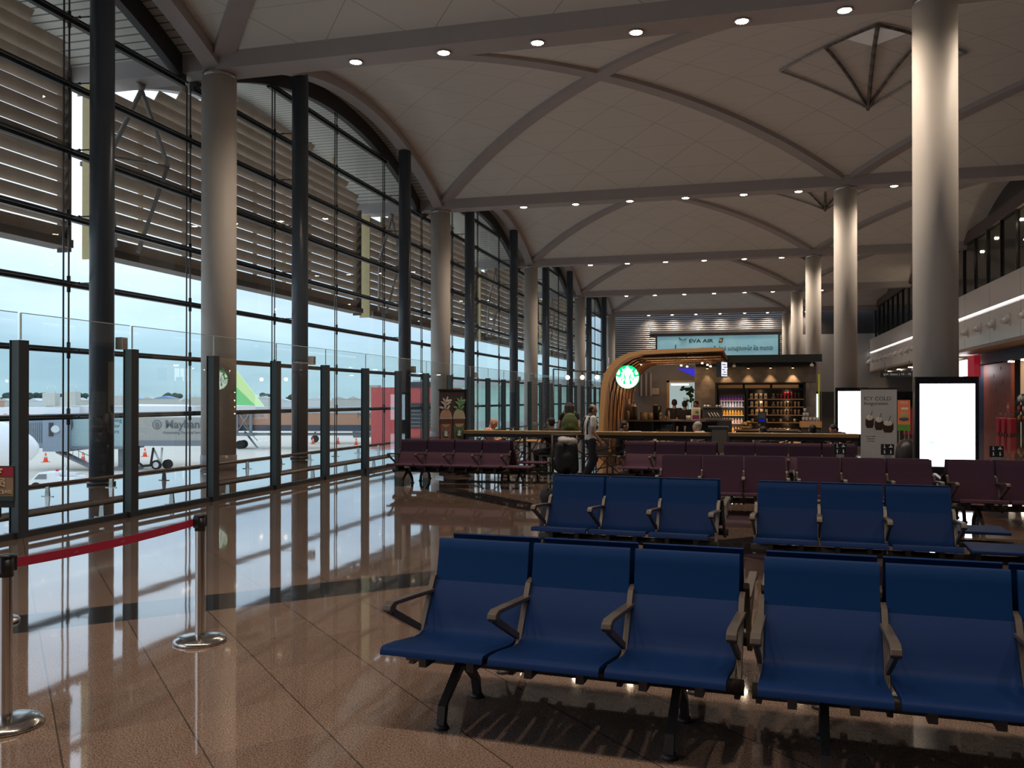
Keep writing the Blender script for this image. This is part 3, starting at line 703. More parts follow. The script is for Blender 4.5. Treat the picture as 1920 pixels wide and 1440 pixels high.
for i, (x, y, h, c) in enumerate(((5.95, 42, 1.0, (.4, .02, .04)), (7.0, 42, 1.25, (.35, .03, .05)), (7.35, 40.5, .9, (.4, .14, .05)))):
    t = thing('display_stand', ['low red goods stand left of the orange poster', 'tall red goods stand right of the orange poster', 'small orange goods stand right of the orange poster'][i], 'stand', (x, y, 0))
    MB().box((-.25, -.2, .08), (.25, .2, h)).build('body', mat('stand_colour', c, .5), t, bevel=.02); MB().box((-.28, -.24, h), (.28, .24, h + .06)).box((-.22, -.17, 0), (.22, .17, .08)).build('top_tray', M['dark'], t)

# ------------------------------------------------------------------ digital display totems
def totem(x, y, label, rz=0, kind='screen'):
    t = thing('display_totem', label, 'display', (x, y, 0), rz, 'bright display totems')
    MB().box((-.535, -.09, 0), (.535, .09, 2.06)).build('housing', mat('totem_black', (.01, .01, .016), .25), t, bevel=.01)
    scr = MB().box((-.45, -.096, .42), (.47, -.09, 1.93)).build('screen', M[kind], t)
    MB().sph((-.25, -.098, .86), (.05, .002, .03), 10, 5).build('screen_graphic', mat('teal_glow', (.3, .8, .75), .5, emit=2.2), scr)
    return t
totem(3.54, 17.66, 'large glowing white display totem in front of the nearest right column')
totem(3.62, 33.3, 'glowing white display totem in front of the second right column, behind the ice drink banner')
totem(3.3, 49.2, 'distant pale blue display totem beside the yellow pole', 0, 'lblue')
t = thing('drinks_banner', 'grey roll-up banner of iced coffee glasses between two displays', 'banner', (3.22, 23.7, 0), .12)
MB().box((-.43, -.01, .06), (.43, .01, 1.9)).build('banner_sheet', mat('grey_print', (.30, .31, .33), .6, noise=.12, scale=1.5), t)
MB().box((-.45, -.02, 1.9), (.45, .02, 1.93)).build('top_rail', M['black'], t); MB().box((-.45, -.08, 0), (.45, .08, .07)).build('base', M['grey'], t)
tx = mat('dark_lettering', (.05, .05, .055), .6)
text('lettering', 'ICY COLD', .135, tx, t, (-.36, -.012, 1.66), align='LEFT', sx=1.05); text('lettering', 'Invigoration', .12, tx, t, (-.36, -.012, 1.54), align='LEFT')
for i, (x, z, r) in enumerate(((-.22, .93, .10), (.0, .88, .10), (.22, .82, .13))):
    MB().lathe([(0, 0), (r * .7, .0), (r, .08), (r, .2), (r * .85, .26)], (0, 0, 0), 18).build('glass_print', mat('coffee_print', (.03, .015, .012), .4), t, (x, -.012, z)).scale = (1, .05, 1)
    MB().sph((0, 0, 0), (r * .85, .008, .07), 16, 8).build('ice_print', mat('ice_print', (.45, .42, .38), .5), t, (x, -.014, z + (.25 if i < 2 else .22)))
    MB().cyl((x, -.016, z + .25), (x + .06, -.016, z + .42), .006, n=6).build('straw_print', tx, t)
for z in (1.15, .72, .66, .6):
    text('lettering', ['Cold Brew', 'Iced coffee', 'Cold drinks', 'Try one today'][int(z * 10) % 4], .04, tx, t, (-.2, -.012, z))
t = thing('dark_trash_bin', 'rounded black bin between ice drink banner and large display', 'bin', (3.5, 21.5, 0))
MB().lathe([(0, 0), (.2, 0), (.24, .3), (.22, .55), (.14, .72), (0, .75)], n=24).build('body', M['black'], t)

# ------------------------------------------------------------------ frappe banner by left purple bench
t = thing('tall_drinks_banner', 'tall black framed banner of two blended drinks behind the left purple bench', 'banner', (-5.98, 17.75, 0), .95)
MB().box((-.36, -.01, .05), (.3, .01, 1.82)).build('banner_sheet', mat('brown_print', (.055, .04, .042), .6, noise=.15, scale=3), t)
MB().box((-.38, -.025, 1.82), (.36, .025, 1.86)).box((.3, -.025, .02), (.34, .025, 1.82)).build('frame', M['black'], t)
MB().box((-.36, -.15, 0), (.34, .15, .05)).build('base', M['chrome'], t)
for i, (x, c1, c2, c3) in enumerate(((-.205, (.30, .12, .085), (.46, .30, .21), (.55, .50, .48)), (.14, (.11, .14, .08), (.42, .42, .30), (.16, .36, .18)))):
    MB().add([(x - .105, -.014, .60), (x + .105, -.014, .60), (x + .155, -.014, 1.24), (x - .155, -.014, 1.24)], [(0, 1, 2, 3)]).build('cup_print', mat('cup_print', c1, .5), t)
    MB().add([(x - .148, -.021, 1.13), (x + .148, -.021, 1.13), (x + .155, -.021, 1.24), (x - .155, -.021, 1.24)], [(0, 1, 2, 3)]).build('coffee_layer_print', mat('dark_layer', (.12, .05, .035), .5), t)
    MB().sph((x, -.016, 1.25), (.158, .004, .20), 24, 12).build('dome_print', mat('cream_dome', c2, .5), t)
    MB().add([(x - .16, -.024, 1.23), (x + .16, -.024, 1.23), (x + .165, -.024, 1.26), (x - .165, -.024, 1.26)], [(0, 1, 2, 3)]).build('lid_print', mat('lid_print', (.4, .38, .36), .4), t)
    mb = MB()
    for a in range(9): mb.sph((x + (a - 4) * .028 * (1 - (a % 3) * .2) + .02 * i, -.022 - .001 * a, 1.47 + .07 * (a % 3) + .02 * (a % 2)), (.026, .003, .06 + .012 * (a % 3)), 8, 6, (0, (a - 4) * .33, 0))
    mb.build('splash_print', mat('splash', c3, .5), t)
    MB().sph((x, -.018, .93), (.082, .003, .092), 24, 12).build('cup_emblem', mat('cup_emblem', (.03, .12, .08), .5), t)
    MB().prism(star(x, .985, .022), 'y', -.024, -.022).sph((x, -.022, .945), (.024, .003, .03), 10, 8).prism([(x - .02, .93), (x + .02, .93), (x + .03, .87), (x - .03, .87)], 'y', -.024, -.022).tube([(x - .045, -.023, .98), (x - .038, -.023, .94), (x - .052, -.023, .90), (x - .045, -.023, .87)], .006, 6).tube([(x + .045, -.023, .98), (x + .038, -.023, .94), (x + .052, -.023, .90), (x + .045, -.023, .87)], .006, 6).build('emblem_figure', M['white'], t)

# ------------------------------------------------------------------ end wall: billboard
t = thing('airline_billboard', 'wide pale blue airline billboard on the dark end wall', 'billboard', (-2.53, 82.3, 3.7))
mb_m, nt_, out_ = _nt('billboard_sky')
p_ = nt_.nodes.new('ShaderNodeBsdfPrincipled'); nz_ = nt_.nodes.new('ShaderNodeTexNoise'); nz_.inputs['Scale'].default_value = .5; nz_.inputs['Detail'].default_value = 5
tc_ = nt_.nodes.new('ShaderNodeTexCoord'); nt_.links.new(tc_.outputs['Object'], nz_.inputs['Vector'])
c_ = _mx(nt_, 'MIX', nz_.outputs['Fac'], (.10, .27, .36), (.26, .42, .45)); nt_.links.new(c_, p_.inputs['Base Color']); nt_.links.new(c_, p_.inputs['Emission Color']); p_.inputs['Emission Strength'].default_value = .55
nt_.links.new(p_.outputs[0], out_.inputs[0])
MB().box((-5.35, -.05, 0), (5.35, .05, 3.72)).build('poster_face', mb_m, t)
MB().box((-5.5, -.1, -.12), (5.5, .06, 0)).box((-5.5, -.1, 3.72), (5.5, .06, 3.86)).box((-5.5, -.1, 0), (-5.35, .06, 3.72)).box((5.35, -.1, 0), (5.5, .06, 3.72)).build('frame', M['black'], t)
bl = mat('billboard_ink', (.01, .045, .04), .5)
text('lettering', 'EVA AIR', .42, bl, t, (-1.4, -.06, 3.25), bold=.012, sx=1.45)
MB().add([(.15, -.07, 3.08), (.48, -.07, 3.08), (.62, -.07, 3.5), (.28, -.07, 3.5)], [(0, 1, 2, 3)]).build('tail_emblem', mat('tail_green', (.02, .1, .06), .5), t)
MB().cyl((.36, -.08, 3.28), (.36, -.09, 3.28), .11, n=18).build('tail_emblem_disc', mat('tail_orange', (.7, .3, .1), .5), t)
tk = text('lettering', 'ហោះហើរទៅកាន់ សហរដ្ឋអាមេរិក និង កាណាដា', .46, bl, t, (1.7, -.06, 2.5), bold=.006)
mw = max(v.co.x for v in tk.data.vertices) - min(v.co.x for v in tk.data.vertices)
tk.scale = (6.4 / max(mw, .1), 1.1, 1)
text('lettering', 'options for award-winning service across the Pacific', .26, mat('billboard_ink_pale', (.06, .14, .14), .5), t, (2.2, -.06, 1.78))
MB().cyl((-3.3, -.08, 3.42), (-2.7, -.08, 3.36), .05, .03, 8).add([(-3.05, -.085, 3.4), (-2.5, -.085, 3.55), (-2.6, -.085, 3.5), (-2.9, -.085, 3.36)], [(0, 1, 2, 3)]).add([(-3.32, -.085, 3.42), (-3.42, -.085, 3.6), (-3.3, -.085, 3.6), (-3.2, -.085, 3.43)], [(0, 1, 2, 3)]).build('aircraft_print', bl, t)
MB().box((-3.72, -.075, 2.0), (-3.64, -.06, 2.95)).box((-3.78, -.075, 2.0), (-3.58, -.06, 2.5)).build('tower_print', bl, t)
MB().add([(-5.3, -.06, 1.9)] + [(-5.3 + i * .33, -.06, 2.0 + .22 * math.sin(i * 2.1) ** 2 + .15 * (i % 3 == 0)) for i in range(17)] + [(0, -.06, 1.9)], [tuple(range(19))]).build('skyline_print', mat('skyline_ink', (.12, .22, .25), .6), t)

# ------------------------------------------------------------------ cafe kiosk
KY = 21.5
OUT = [(-3.53, 0), (-3.50, .87), (-3.46, 1.47), (-3.43, 1.95), (-3.37, 2.22), (-3.26, 2.42), (-3.11, 2.59), (-2.93, 2.71), (-2.72, 2.79), (-2.44, 2.835), (-1.68, 2.86), (-.53, 2.875)]
INN = [(-3.39, 0), (-3.38, .87), (-3.345, 1.38), (-3.31, 1.79), (-3.24, 2.11), (-3.11, 2.36), (-2.95, 2.53), (-2.72, 2.665), (-2.44, 2.73), (-1.51, 2.765), (-.52, 2.79)]
t = thing('cafe_kiosk_canopy', 'curved oak cafe canopy with slatted underside carrying the green round sign', 'canopy', (0, KY, 0))
poly = OUT + INN[::-1]
MB().prism(poly, 'y', 0, .14).build('front_arch', M['wood'], t)
MB().prism(poly, 'y', 5.5, 5.6).build('rear_arch', M['wood'], t)
INN2 = [(x + (.02 if z < 2.5 else 0), z - (.03 if z > 2 else 0)) for x, z in INN]
for j in range(7):
    MB().prism(INN + [(a + .035 if b < 2.6 else a, b - .045 if b > 2.1 else b) for a, b in INN[::-1]], 'y', .7 + j * .72, .725 + j * .72).build('canopy_rib', M['woodd'], t)
MB().sheet([(x + .02, z - .02) for x, z in OUT], 'y', .14, 5.5, .05).build('canopy_skin', M['wood'], t)
mb = MB()
for r in range(19):
    x = -2.5 + r * .102
    for q in range(12):
        z = 2.655 + .035 * ((q * 7 + r * 3) % 3) / 2 + .0012 * r
        mb.box((x, .2 + q * .44, z), (x + .084, .2 + q * .44 + .42, z + .02))
mb.build('slatted_ceiling', M['wood'], t)
# wavy lattice on inner left wall
for j in range(8):
    mb = MB(); y = .4 + j * .62
    pts = [(-3.28 + .0, y + .07 * math.sin(z * 5.2 + j * PI), z) for z in [1.1 + .08 * a for a in range(14)]]
    mb.tube(pts, .009, 6); mb.build('wavy_batten', M['woodd'], t)
tag(MB().box((0, 0, 0), (.04, 5.2, 2.0)).build('back_panel_board', M['wood'], loc=(-3.4, KY + .2, .3)), 'oak boarding behind the wavy lattice of the cafe', 'panel')
# round sign
t = thing('round_cafe_sign', 'glowing green and white round emblem sign at the canopy corner', 'sign', (-2.76, KY - .05, 2.185))
MB().cyl((0, -.09, 0), (0, .02, 0), .285, n=48).build('sign_case', M['black'], t)
MB().cyl((0, -.10, 0), (0, -.09, 0), .28, n=48).build('green_disc', emis('sign_green', (0, .62, .12), 2.2), t)
sw = emis('sign_white_glow', (.95, 1, .97), 5)
mb = MB()
mb.prism(star(0, .225, .045), 'y', -.108, -.10)
mb.prism([(-.11, .14), (-.125, .20), (-.075, .175), (-.055, .215), (-.02, .185), (0, .205), (.02, .185), (.055, .215), (.075, .175), (.125, .20), (.11, .14), (.05, .125), (-.05, .125)], 'y', -.108, -.10)
mb.build('emblem_crown', sw, t)
mb = MB(); mb.sph((0, -.104, .065), (.062, .004, .08), 20, 12); mb.prism([(-.03, 0), (.03, 0), (.055, -.08), (.05, -.16), (.075, -.27), (-.075, -.27), (-.05, -.16), (-.055, -.08)], 'y', -.108, -.10)
mb.build('emblem_figure', sw, t)
for sgn in (-1, 1):
    mb = MB()
    for j in range(3):
        x = .085 + j * .028
        pts = [(sgn * (x + .014 * math.sin(z * 34 + j * 1.2) + .35 * max(0, .05 - z) * (.3 + .1 * j)), -.104, z) for z in [.13 - j * .01 - a * .03 for a in range(12 - j)]]
        pts = [p for p in pts if p[0] ** 2 + p[2] ** 2 < .268 ** 2]
        for a, b in zip(pts[:-1], pts[1:]): mb.cyl(a, b, .0095, n=6)
    mb.build('emblem_hair', sw, t)
    mb = MB()
    mb.prism([(sgn * .19, .06), (sgn * .175, .14), (sgn * .21, .17), (sgn * .225, .12), (sgn * .26, .09), (sgn * .235, .05)], 'y', -.108, -.10)
    for j in range(7):
        a = -.02 - j * .19; r0, r1 = .195, .272
        mb.prism([(sgn * r0 * math.cos(a), r0 * math.sin(a)), (sgn * r1 * math.cos(a + .09), r1 * math.sin(a + .09)), (sgn * r1 * math.cos(a - .03), r1 * math.sin(a - .03)), (sgn * r0 * math.cos(a - .12), r0 * math.sin(a - .12))], 'y', -.108, -.10)
    mb.build('emblem_tail', sw, t)
# face details dark lines
MB().cyl((-.022, -.11, .075), (-.022, -.112, .075), .007, n=8).cyl((.022, -.11, .075), (.022, -.112, .075), .007, n=8).box((-.012, -.111, .028), (.012, -.109, .033)).build('emblem_face_marks', M['black'], t)

# hanging lit menu box
t = thing('hanging_menu_sign', 'small black hanging sign box with glowing white side at canopy corner', 'sign', (-.62, KY + .2, 2.18), -.32)
MB().box((-.06, 0, 0), (.06, .42, .38)).build('sign_box', M['black'], t); fa_ = MB().box((.06, .02, .02), (.066, .40, .36)).build('sign_face', emis('menu_glow', (.8, .8, 1), 1.0), t)
for j in range(5): MB().box((.066, .05 + .1 * (j % 2), .05 + j * .06), (.069, .36 - .06 * (j % 3), .07 + j * .06)).build('menu_line', M['grey'], fa_)
MB().cyl((0, .2, .38), (0, .2, .52), .012).build('hanger', M['black'], t)
for i, (x, y, z) in enumerate(((-1.6, KY + 1.6, 2.56), (-1.5, KY + 2.4, 2.56), (-1.05, KY + 1.2, 2.60), (-.95, KY + 1.9, 2.58), (-.9, KY + 2.6, 2.57), (-2.5, KY + .5, 2.55))):
    t = thing('track_spot', 'small spotlight beneath the slatted cafe canopy, %s' % ['left of centre, near', 'left of centre, far', 'right side, nearest', 'right side, middle', 'right side, farthest', 'above the round sign'][i], 'spotlight', (x, y, z), 0, 'canopy spotlights')
    MB().cyl((0, 0, 0), (0, -.0, .08), .01).cyl((0, -.05, -.05), (0, .05, .02), .03, .035).build('lamp_can', M['chrome'], t)
    MB().cyl((0, -.052, -.052), (0, -.05, -.05), .026).build('lens', emis('spot_lens', (1, .85, .6), 12 if i < 5 else 1), t)
def plight(x, y, z, e, col=(1, .7, .42), spot=None, rot=(0, 0, 0), r=.05):
    L_ = bpy.data.lights.new('cafe_light', 'SPOT' if spot else 'POINT'); L_.energy = e; L_.color = col; L_.shadow_soft_size = r
    if spot: L_.spot_size = spot; L_.spot_blend = .7
    o_ = bpy.data.objects.new('cafe_light', L_); C.objects.link(o_); o_.location = (x, y, z); o_.rotation_euler = rot
plight(-1.3, KY + 1.8, 2.05, 16); plight(-2.4, KY + 3, 2.0, 16); plight(-2.2, KY + 5.6, 2.2, 9)  # unseen point lights added to lighten the cafe interior, no fittings here
# bulbs on bar
t = thing('lamp_bar', 'thin dark bar carrying globe bulbs left of the cafe canopy', 'lamp bar', (0, 22.1, 0))
MB().tube([(-4.75, 0, 2.42), (-4.2, 0, 2.36), (-3.3, 0, 2.32)], .016, 6).tube([(-4.75, .5, 2.42), (-4.2, .5, 2.38), (-3.3, .5, 2.34)], .012, 6).cyl((-4.75, 0, 2.42), (-4.75, .5, 2.42), .012).cyl((-4.75, 0, 2.42), (-4.75, 0, 0), .02).build('bar', M['black'], t)
for i, x in enumerate((-4.38, -4.0, -3.62)):
    b = thing('globe_bulb', 'glowing globe bulb hanging left of the cafe canopy, %s from left' % ORD[i], 'bulb', (x, 22.1, 2.2), 0, 'globe bulbs on the bar')
    MB().sph((0, 0, 0), .055).build('glass_globe', emis('bulb_glow', (1, .72, .45), 9), b); MB().cyl((0, 0, .05), (0, 0, .17), .02).build('socket', M['black'], b)
tag(MB().sph((0, 0, 0), .06).cyl((0, 0, .05), (0, 0, .3), .012).build('globe_lamp', M['white'], loc=(-3.66, 24.3, 2.5)), 'unlit white globe lamp touching the canopy shoulder', 'lamp')
# back walls
t = thing('cafe_back_wall', 'grey plaster rear wall of the cafe left of the stone wall', 'wall panel', (0, 28.4, 0))
MB().box((-3.45, 0, 0), (-2.36, .1, 2.75)).box((-2.36, 0, 2.2), (-1.5, .1, 2.75)).build('plaster', mat('grey_plaster', (.16, .14, .13), .7, noise=.15, scale=2), t)
MB().box((-2.42, -.04, 0), (-2.34, .06, 2.24)).box((-1.53, -.04, 0), (-1.47, .06, 2.24)).box((-2.42, -.04, 2.18), (-1.47, .06, 2.24)).build('door_casing', M['wood'], t)
MB().add([(-2.1, -.02, 2.62), (-1.5, -.02, 2.62), (-1.5, -.02, 2.33)], [(0, 1, 2)]).build('blue_glow_panel', emis('blue_glow', (.05, .04, .6), .8), t)
tag(MB().box((-2.6, 0, 0), (-1.2, .05, 2.3)).build('glowing_backroom_wall', emis('backroom_wall_glow', (.55, .68, .66), .55), loc=(0, 29.6, 0)), 'pale glowing wall seen through the cafe back doorway', 'wall panel')  # the wall itself emits, standing in for room lighting on it
tag(MB().box((0, 0, 0), (.55, .04, .05)).build('tube_light', emis('tube_light', (1, .98, 1), 8), loc=(-2.35, 29.3, 2.1)), 'white tube light inside the cafe back doorway', 'light')
t = thing('potted_plant', 'dark leafy plant with green stems in the cafe doorway', 'plant', (-1.72, 28.9, 0))
mb = MB()
for j in range(26):
    a = random.random() * 6.28; r = random.random() * .3; z = 1.55 + random.random() * .5
    mb.sph((r * math.cos(a), r * .5 * math.sin(a), z), (.09, .04, .05), 6, 4, (random.random(), random.random(), a))
mb.build('foliage', mat('leaf_green', (.015, .06, .02), .6), t)
mb = MB()
for j in range(6): mb.cyl((.1 * math.cos(j), .06 * math.sin(j), .3), (.2 * math.cos(j), .1 * math.sin(j), 1.7), .012, n=6)
mb.build('stem', mat('stem_green', (.12, .3, .02), .5), t); MB().lathe([(0, 0), (.16, 0), (.2, .4), (0, .38)]).build('pot', M['dark'], t)
t = thing('framed_certificate', 'small dark framed certificate on the grey cafe rear wall', 'picture', (-2.8, 28.35, 1.9))
MB().box((-.18, 0, -.13), (.18, .03, .13)).build('frame', M['woodd'], t); MB().box((-.14, -.005, -.095), (.14, 0, .095)).build('sheet', M['cloth'], t)
MB().box((-.08, -.008, .03), (.08, -.005, .045)).box((-.1, -.008, -.01), (.1, -.005, 0)).build('print_line', M['grey'], t)
t = thing('slat_screen', 'screen of dark and pale vertical slats before the grey cafe wall', 'screen', (0, 0, 0))
for i in range(6):
    (MB().box((0, 0, 0), (.05, .05, .72)).build('hanging_slat', mat('slat_tone', [(.05, .04, .04), (.28, .22, .2)][i % 2], .5), parent=t, loc=(-3.28 + i * .075, 28.0, 1.75)))
t = thing('stone_wall', 'warm lit slate clad rear wall of the cafe with shelf unit', 'wall panel', (0, 27.45, 0))
MB().box((-1.5, 0, 0), (2.02, .3, 2.75)).build('cladding', M['stone'], t)
t = thing('dark_canopy_box', 'long black canopy box above the slate cafe wall', 'canopy', (0, 26.7, 2.72))
MB().box((-.95, 0, 0), (2.12, .8, .22)).build('box', mat('canopy_black', (.02, .025, .025), .4), t); MB().box((-1.45, .3, -.1), (1.95, .75, 0)).build('lower_box', M['black'], t)
for i, x in enumerate((-1.12, -.55, .08, .72, 1.35)):
    t = thing('wall_washer', 'amber wall washer light over the slate cafe wall, %s from left' % ORD[i], 'spotlight', (x, 27.28, 2.62), 0, 'amber wall washers')
    MB().cyl((0, 0, -.05), (0, 0, 0), .04).build('can', M['black'], t); MB().cyl((0, 0, -.053), (0, 0, -.05), .03).build('lens', emis('amber_lens', (1, .6, .25), 14), t)
    plight(x, 27.29, 2.55, [8, 13, 16, 18, 30][i], (1, .60, .28), 1.15, (.16, 0, 0), .02)
tag(MB().sph((0, 0, 0), (.06, .06, .05)).cyl((0, 0, 0), (0, 0, .1), .02).build('dome_camera', M['white'], loc=(-.32, 26.85, 2.63)), 'white dome camera beneath the black canopy box, left end', 'camera')
tag(MB().sph((0, 0, 0), (.06, .06, .05)).cyl((0, 0, 0), (0, 0, .1), .02).build('dome_camera', M['white'], loc=(1.85, 26.8, 2.63)), 'white dome camera beneath the black canopy box, right end', 'camera')
# cabinet
t = thing('shelf_cabinet', 'dark wall cabinet with amber lit shelves on the slate wall', 'cabinet', (0, 27.1, 0))
MB().box((-.88, .3, 0), (1.7, .34, 2.14)).build('back_board', M['black'], t)
for x in (-.88, .02, 1.64): MB().box((x, 0, 0), (x + .06, .3, 2.14)).build('upright', M['black'], t)
MB().box((-.88, 0, 2.1), (1.7, .3, 2.14)).box((-.88, 0, 1.93), (1.7, .3, 1.96)).build('top_rail', M['black'], t)
for x0, x1 in ((-.79, -.08), (-.02, .70), (.76, 1.5)): MB().box((x0, -.02, 1.975), (x1, .0, 2.075)).build('header_board', M['wood'], t)
for z in (1.66, 1.43, 1.19, .97, .72): MB().box((.06, 0, z - .025), (1.64, .3, z)).build('shelf', M['wood'], t)
for z in (1.9, 1.63, 1.40, 1.16, .94):
    for x in (.42, 1.2): plight(x, 27.16, z - .02, .6, (1, .62, .3), None, (0, 0, 0), .02)
t = thing('drinks_fridge', 'open drinks fridge with glowing rows of bottles in the cafe', 'fridge', (-.76, 27.0, 0))
MB().box((0, .3, .4), (.74, .34, 1.78)).box((0, 0, .4), (.03, .34, 1.78)).box((.71, 0, .4), (.74, .34, 1.78)).box((.0, 0, 1.75), (.74, .34, 1.79)).box((0, 0, 0), (.74, .34, .5)).build('fridge_case', M['dark'], t)
for z in (1.60, 1.42, 1.17, .93, .67): MB().box((.03, 0, z - .015), (.71, .3, z)).build('fridge_shelf', emis('fridge_shelf_glow', (1, .75, .45), .5), t)  # whole shelves glow to stand for the fridge's interior light
plight(-.4, 26.98, 1.4, 1.2, (1, .9, .9)); plight(-.4, 26.95, .9, 1.5, (1, .75, .45))
cols = [((.22, .06, .3), 'purple'), ((.7, .65, .8), 'white capped'), ((.85, .38, .04), 'orange'), ((.8, .5, .42), 'pink'), ((.8, .3, .05), 'amber')]
for r, z in enumerate((1.60, 1.42, 1.17, .93, .67)):
    m_ = mat('bottle_' + cols[r][1].split()[0], cols[r][0], .25, emit=.14 if r < 2 else .3)  # bottles emit a little themselves, as if lit inside the fridge
    for i in range(8):
        b = MB().lathe([(0, 0), (.03, 0), (.032, .09), (.014, .125), (.014, .15), (0, .15)], n=10).build('bottle', m_, loc=(-.70 + i * .084, 27.1, z))
        tag(b, '%s bottle in the drinks fridge, %s from the left' % (cols[r][1], ORD[i]), 'bottle', 'bottles in the drinks fridge')
bag = mat('coffee_bag', (.42, .30, .18), .5); bagw = mat('coffee_bag_pale', (.55, .5, .42), .5); pk = mat('pink_tumbler', (.6, .04, .12), .3); dk = mat('steel_tumbler', (.12, .11, .11), .3, .5); wh = mat('pale_tumbler', (.5, .42, .35), .35)
RN = ['top', 'second', 'third', 'fourth', 'lowest']
for r, z in enumerate((1.66, 1.43, 1.19)):
    for i in range(4):
        x = .17 + i * .135 + .01 * r
        b = thing('coffee_bag', 'paper coffee bag on the %s cafe shelf, %s from left' % (RN[r], ORD[i]), 'bag', (x, 27.2, z), 0, 'coffee bags on the cafe shelves')
        MB().add([(-.038, -.03, 0), (.038, -.03, 0), (.038, .03, 0), (-.038, .03, 0), (-.038, -.006, .16), (.038, -.006, .16), (.038, .006, .16), (-.038, .006, .16)], [(0, 3, 2, 1), (4, 5, 6, 7), (0, 1, 5, 4), (1, 2, 6, 5), (2, 3, 7, 6), (3, 0, 4, 7)]).build('pouch', [bag, bagw][(i + r) % 2], b)
        MB().box((-.02, -.032, .04), (.02, -.024, .09)).build('bag_label', M['woodd'], b)
    for i in range(7):
        x = .92 + i * .098
        mm = (dk, pk, pk, pk, pk, dk, dk) if r == 0 else (wh, wh, wh, wh, dk, wh, wh)
        h = (.15, .14, .2, .2, .2, .17, .17)[i] if r == 0 else .15
        tag(MB().lathe([(0, 0), (.022, 0), (.03, h * .85), (.031, h * .86), (.027, h), (0, h)], n=12).build('tumbler', mm[i], loc=(x, 27.2, z)), '%s tumbler on the %s cafe shelf, %s from the left' % ({id(dk): 'dark', id(pk): 'pink', id(wh): 'pale'}[id(mm[i])], RN[r], ORD[i]), 'tumbler', 'tumblers on the cafe shelves')
    b = thing('toy_bear', 'small plush bear in the middle of the %s cafe shelf' % RN[r], 'soft toy', (.80, 27.2, z), 0, 'plush bears on the cafe shelves')
    MB().sph((0, 0, .05), (.045, .035, .05)).sph((0, 0, .12), .035).sph((-.028, 0, .15), .014).sph((.028, 0, .15), .014).sph((-.04, -.02, .02), (.02, .035, .02)).sph((.04, -.02, .02), (.02, .035, .02)).build('body', mat('plush', (.14, .10, .08), .9), b)
    MB().sph((0, -.033, .115), .012).build('snout', wh, b)
for i in range(7):
    tag(MB().lathe([(0, 0), (.03, 0), (.034, .09), (.03, .1), (0, .1)], n=12).build('mug', [wh, dk][i % 2], loc=(.2 + i * .2, 27.2, .97)), '%s mug on the fourth cafe shelf, %s from left' % (['pale', 'dark'][i % 2], ORD[i]), 'mug', 'mugs on the fourth shelf')
for i in range(5):
    b = thing('handled_mug', 'cream handled mug on the lowest cafe shelf, %s from left' % ORD[i], 'mug', (.72 + i * .125, 27.15, .72), 0, 'handled mugs on the lowest shelf')
    MB().lathe([(0, 0), (.035, 0), (.042, .08), (.038, .08), (.03, .01)], n=16).build('cup', wh, b); MB().tube([(.04, 0, .065), (.065, 0, .06), (.065, 0, .03), (.038, 0, .02)], .007, 6).build('handle', wh, b)

# counters
ctop = mat('counter_top', (.22, .17, .13), .25); cfr = mat('counter_front', (.035, .035, .035), .5)
t = thing('cafe_counter', 'long dark cafe serving counter under the wooden canopy', 'counter', (0, 23.4, 0))
MB().box((-3.18, 0, 1.06), (-.35, .7, 1.10)).build('worktop', ctop, t)
MB().box((-3.16, .05, 0), (-3.0, .65, 1.06)).box((-3.0, .5, 0), (-.4, .65, 1.06)).box((-3.0, .05, 0), (-.4, .15, .62)).build('carcass', cfr, t)
for x in (-2.4, -1.85, -1.35, -.45): MB().box((x, .05, .62), (x + .05, .5, 1.06)).build('divider', cfr, t)
MB().box((-2.33, .06, .66), (-1.86, .07, .98)).build('pastry_glass', M['pglass'], t); MB().box((-2.33, .1, .78), (-1.86, .45, .79)).build('pastry_shelf', M['chrome'], t)
for i in range(5): tag(MB().sph((0, 0, .025), (.05, .04, .03), 10, 6).build('pastry', mat('pastry', (.45, .26, .12), .7), loc=(-2.27 + i * .09, 23.65, .79)), 'pastry behind glass in the cafe counter, %s from left' % ORD[i], 'pastry', 'pastries in the counter')
t = thing('espresso_counter', 'raised dark counter block under the coffee machine', 'counter', (0, 23.2, 0))
MB().box((-.98, 0, 1.10), (-.32, .3, 1.14)).build('worktop', ctop, t); MB().box((-.70, .0, 0), (-.34, .2, 1.10)).build('carcass', cfr, t)
t = thing('wood_counter', 'oak cup counter at the right end of the cafe', 'counter', (0, 24.3, 0))
MB().box((1.40, 0, .91), (1.92, .6, 1.06)).build('worktop', M['wood'], t); MB().box((1.44, .03, 0), (1.88, .57, .91)).build('carcass', cfr, t)
t = thing('cashier_counter', 'low dark till counter in front of the shelves', 'counter', (0, 24.5, 0))
MB().box((-.3, 0, .80), (1.38, .6, .84)).build('worktop', ctop, t); MB().box((-.25, .03, 0), (1.34, .57, .80)).build('carcass', cfr, t)
t = thing('till_screen', 'black till screen with blue lit bar facing the hall', 'screen', (.42, 24.7, .84))
MB().box((-.1, -.02, .14), (.12, .02, .46)).build('bezel', M['black'], t); MB().box((-.075, -.024, .20), (.095, -.02, .27)).build('screen_bar', emis('till_blue', (.01, .02, .5), .45), t)
MB().box((-.075, -.024, .29), (.095, -.02, .44)).build('screen_text', mat('till_screen', (.05, .06, .07), .3, emit=.1), t); MB().box((-.03, -.03, 0), (.05, .06, .14)).build('stand', M['black'], t)
t = thing('coffee_machine', 'boxy steel coffee machine with cups on top and angled handles', 'coffee machine', (-.86, 23.45, 1.14))
MB().box((-.22, 0, 0), (.28, .3, .27)).build('body', mat('machine_grey', (.12, .115, .11), .35, .5), t, bevel=.02)
MB().box((-.24, -.02, .27), (.3, .3, .29)).build('cup_tray', M['dark'], t)
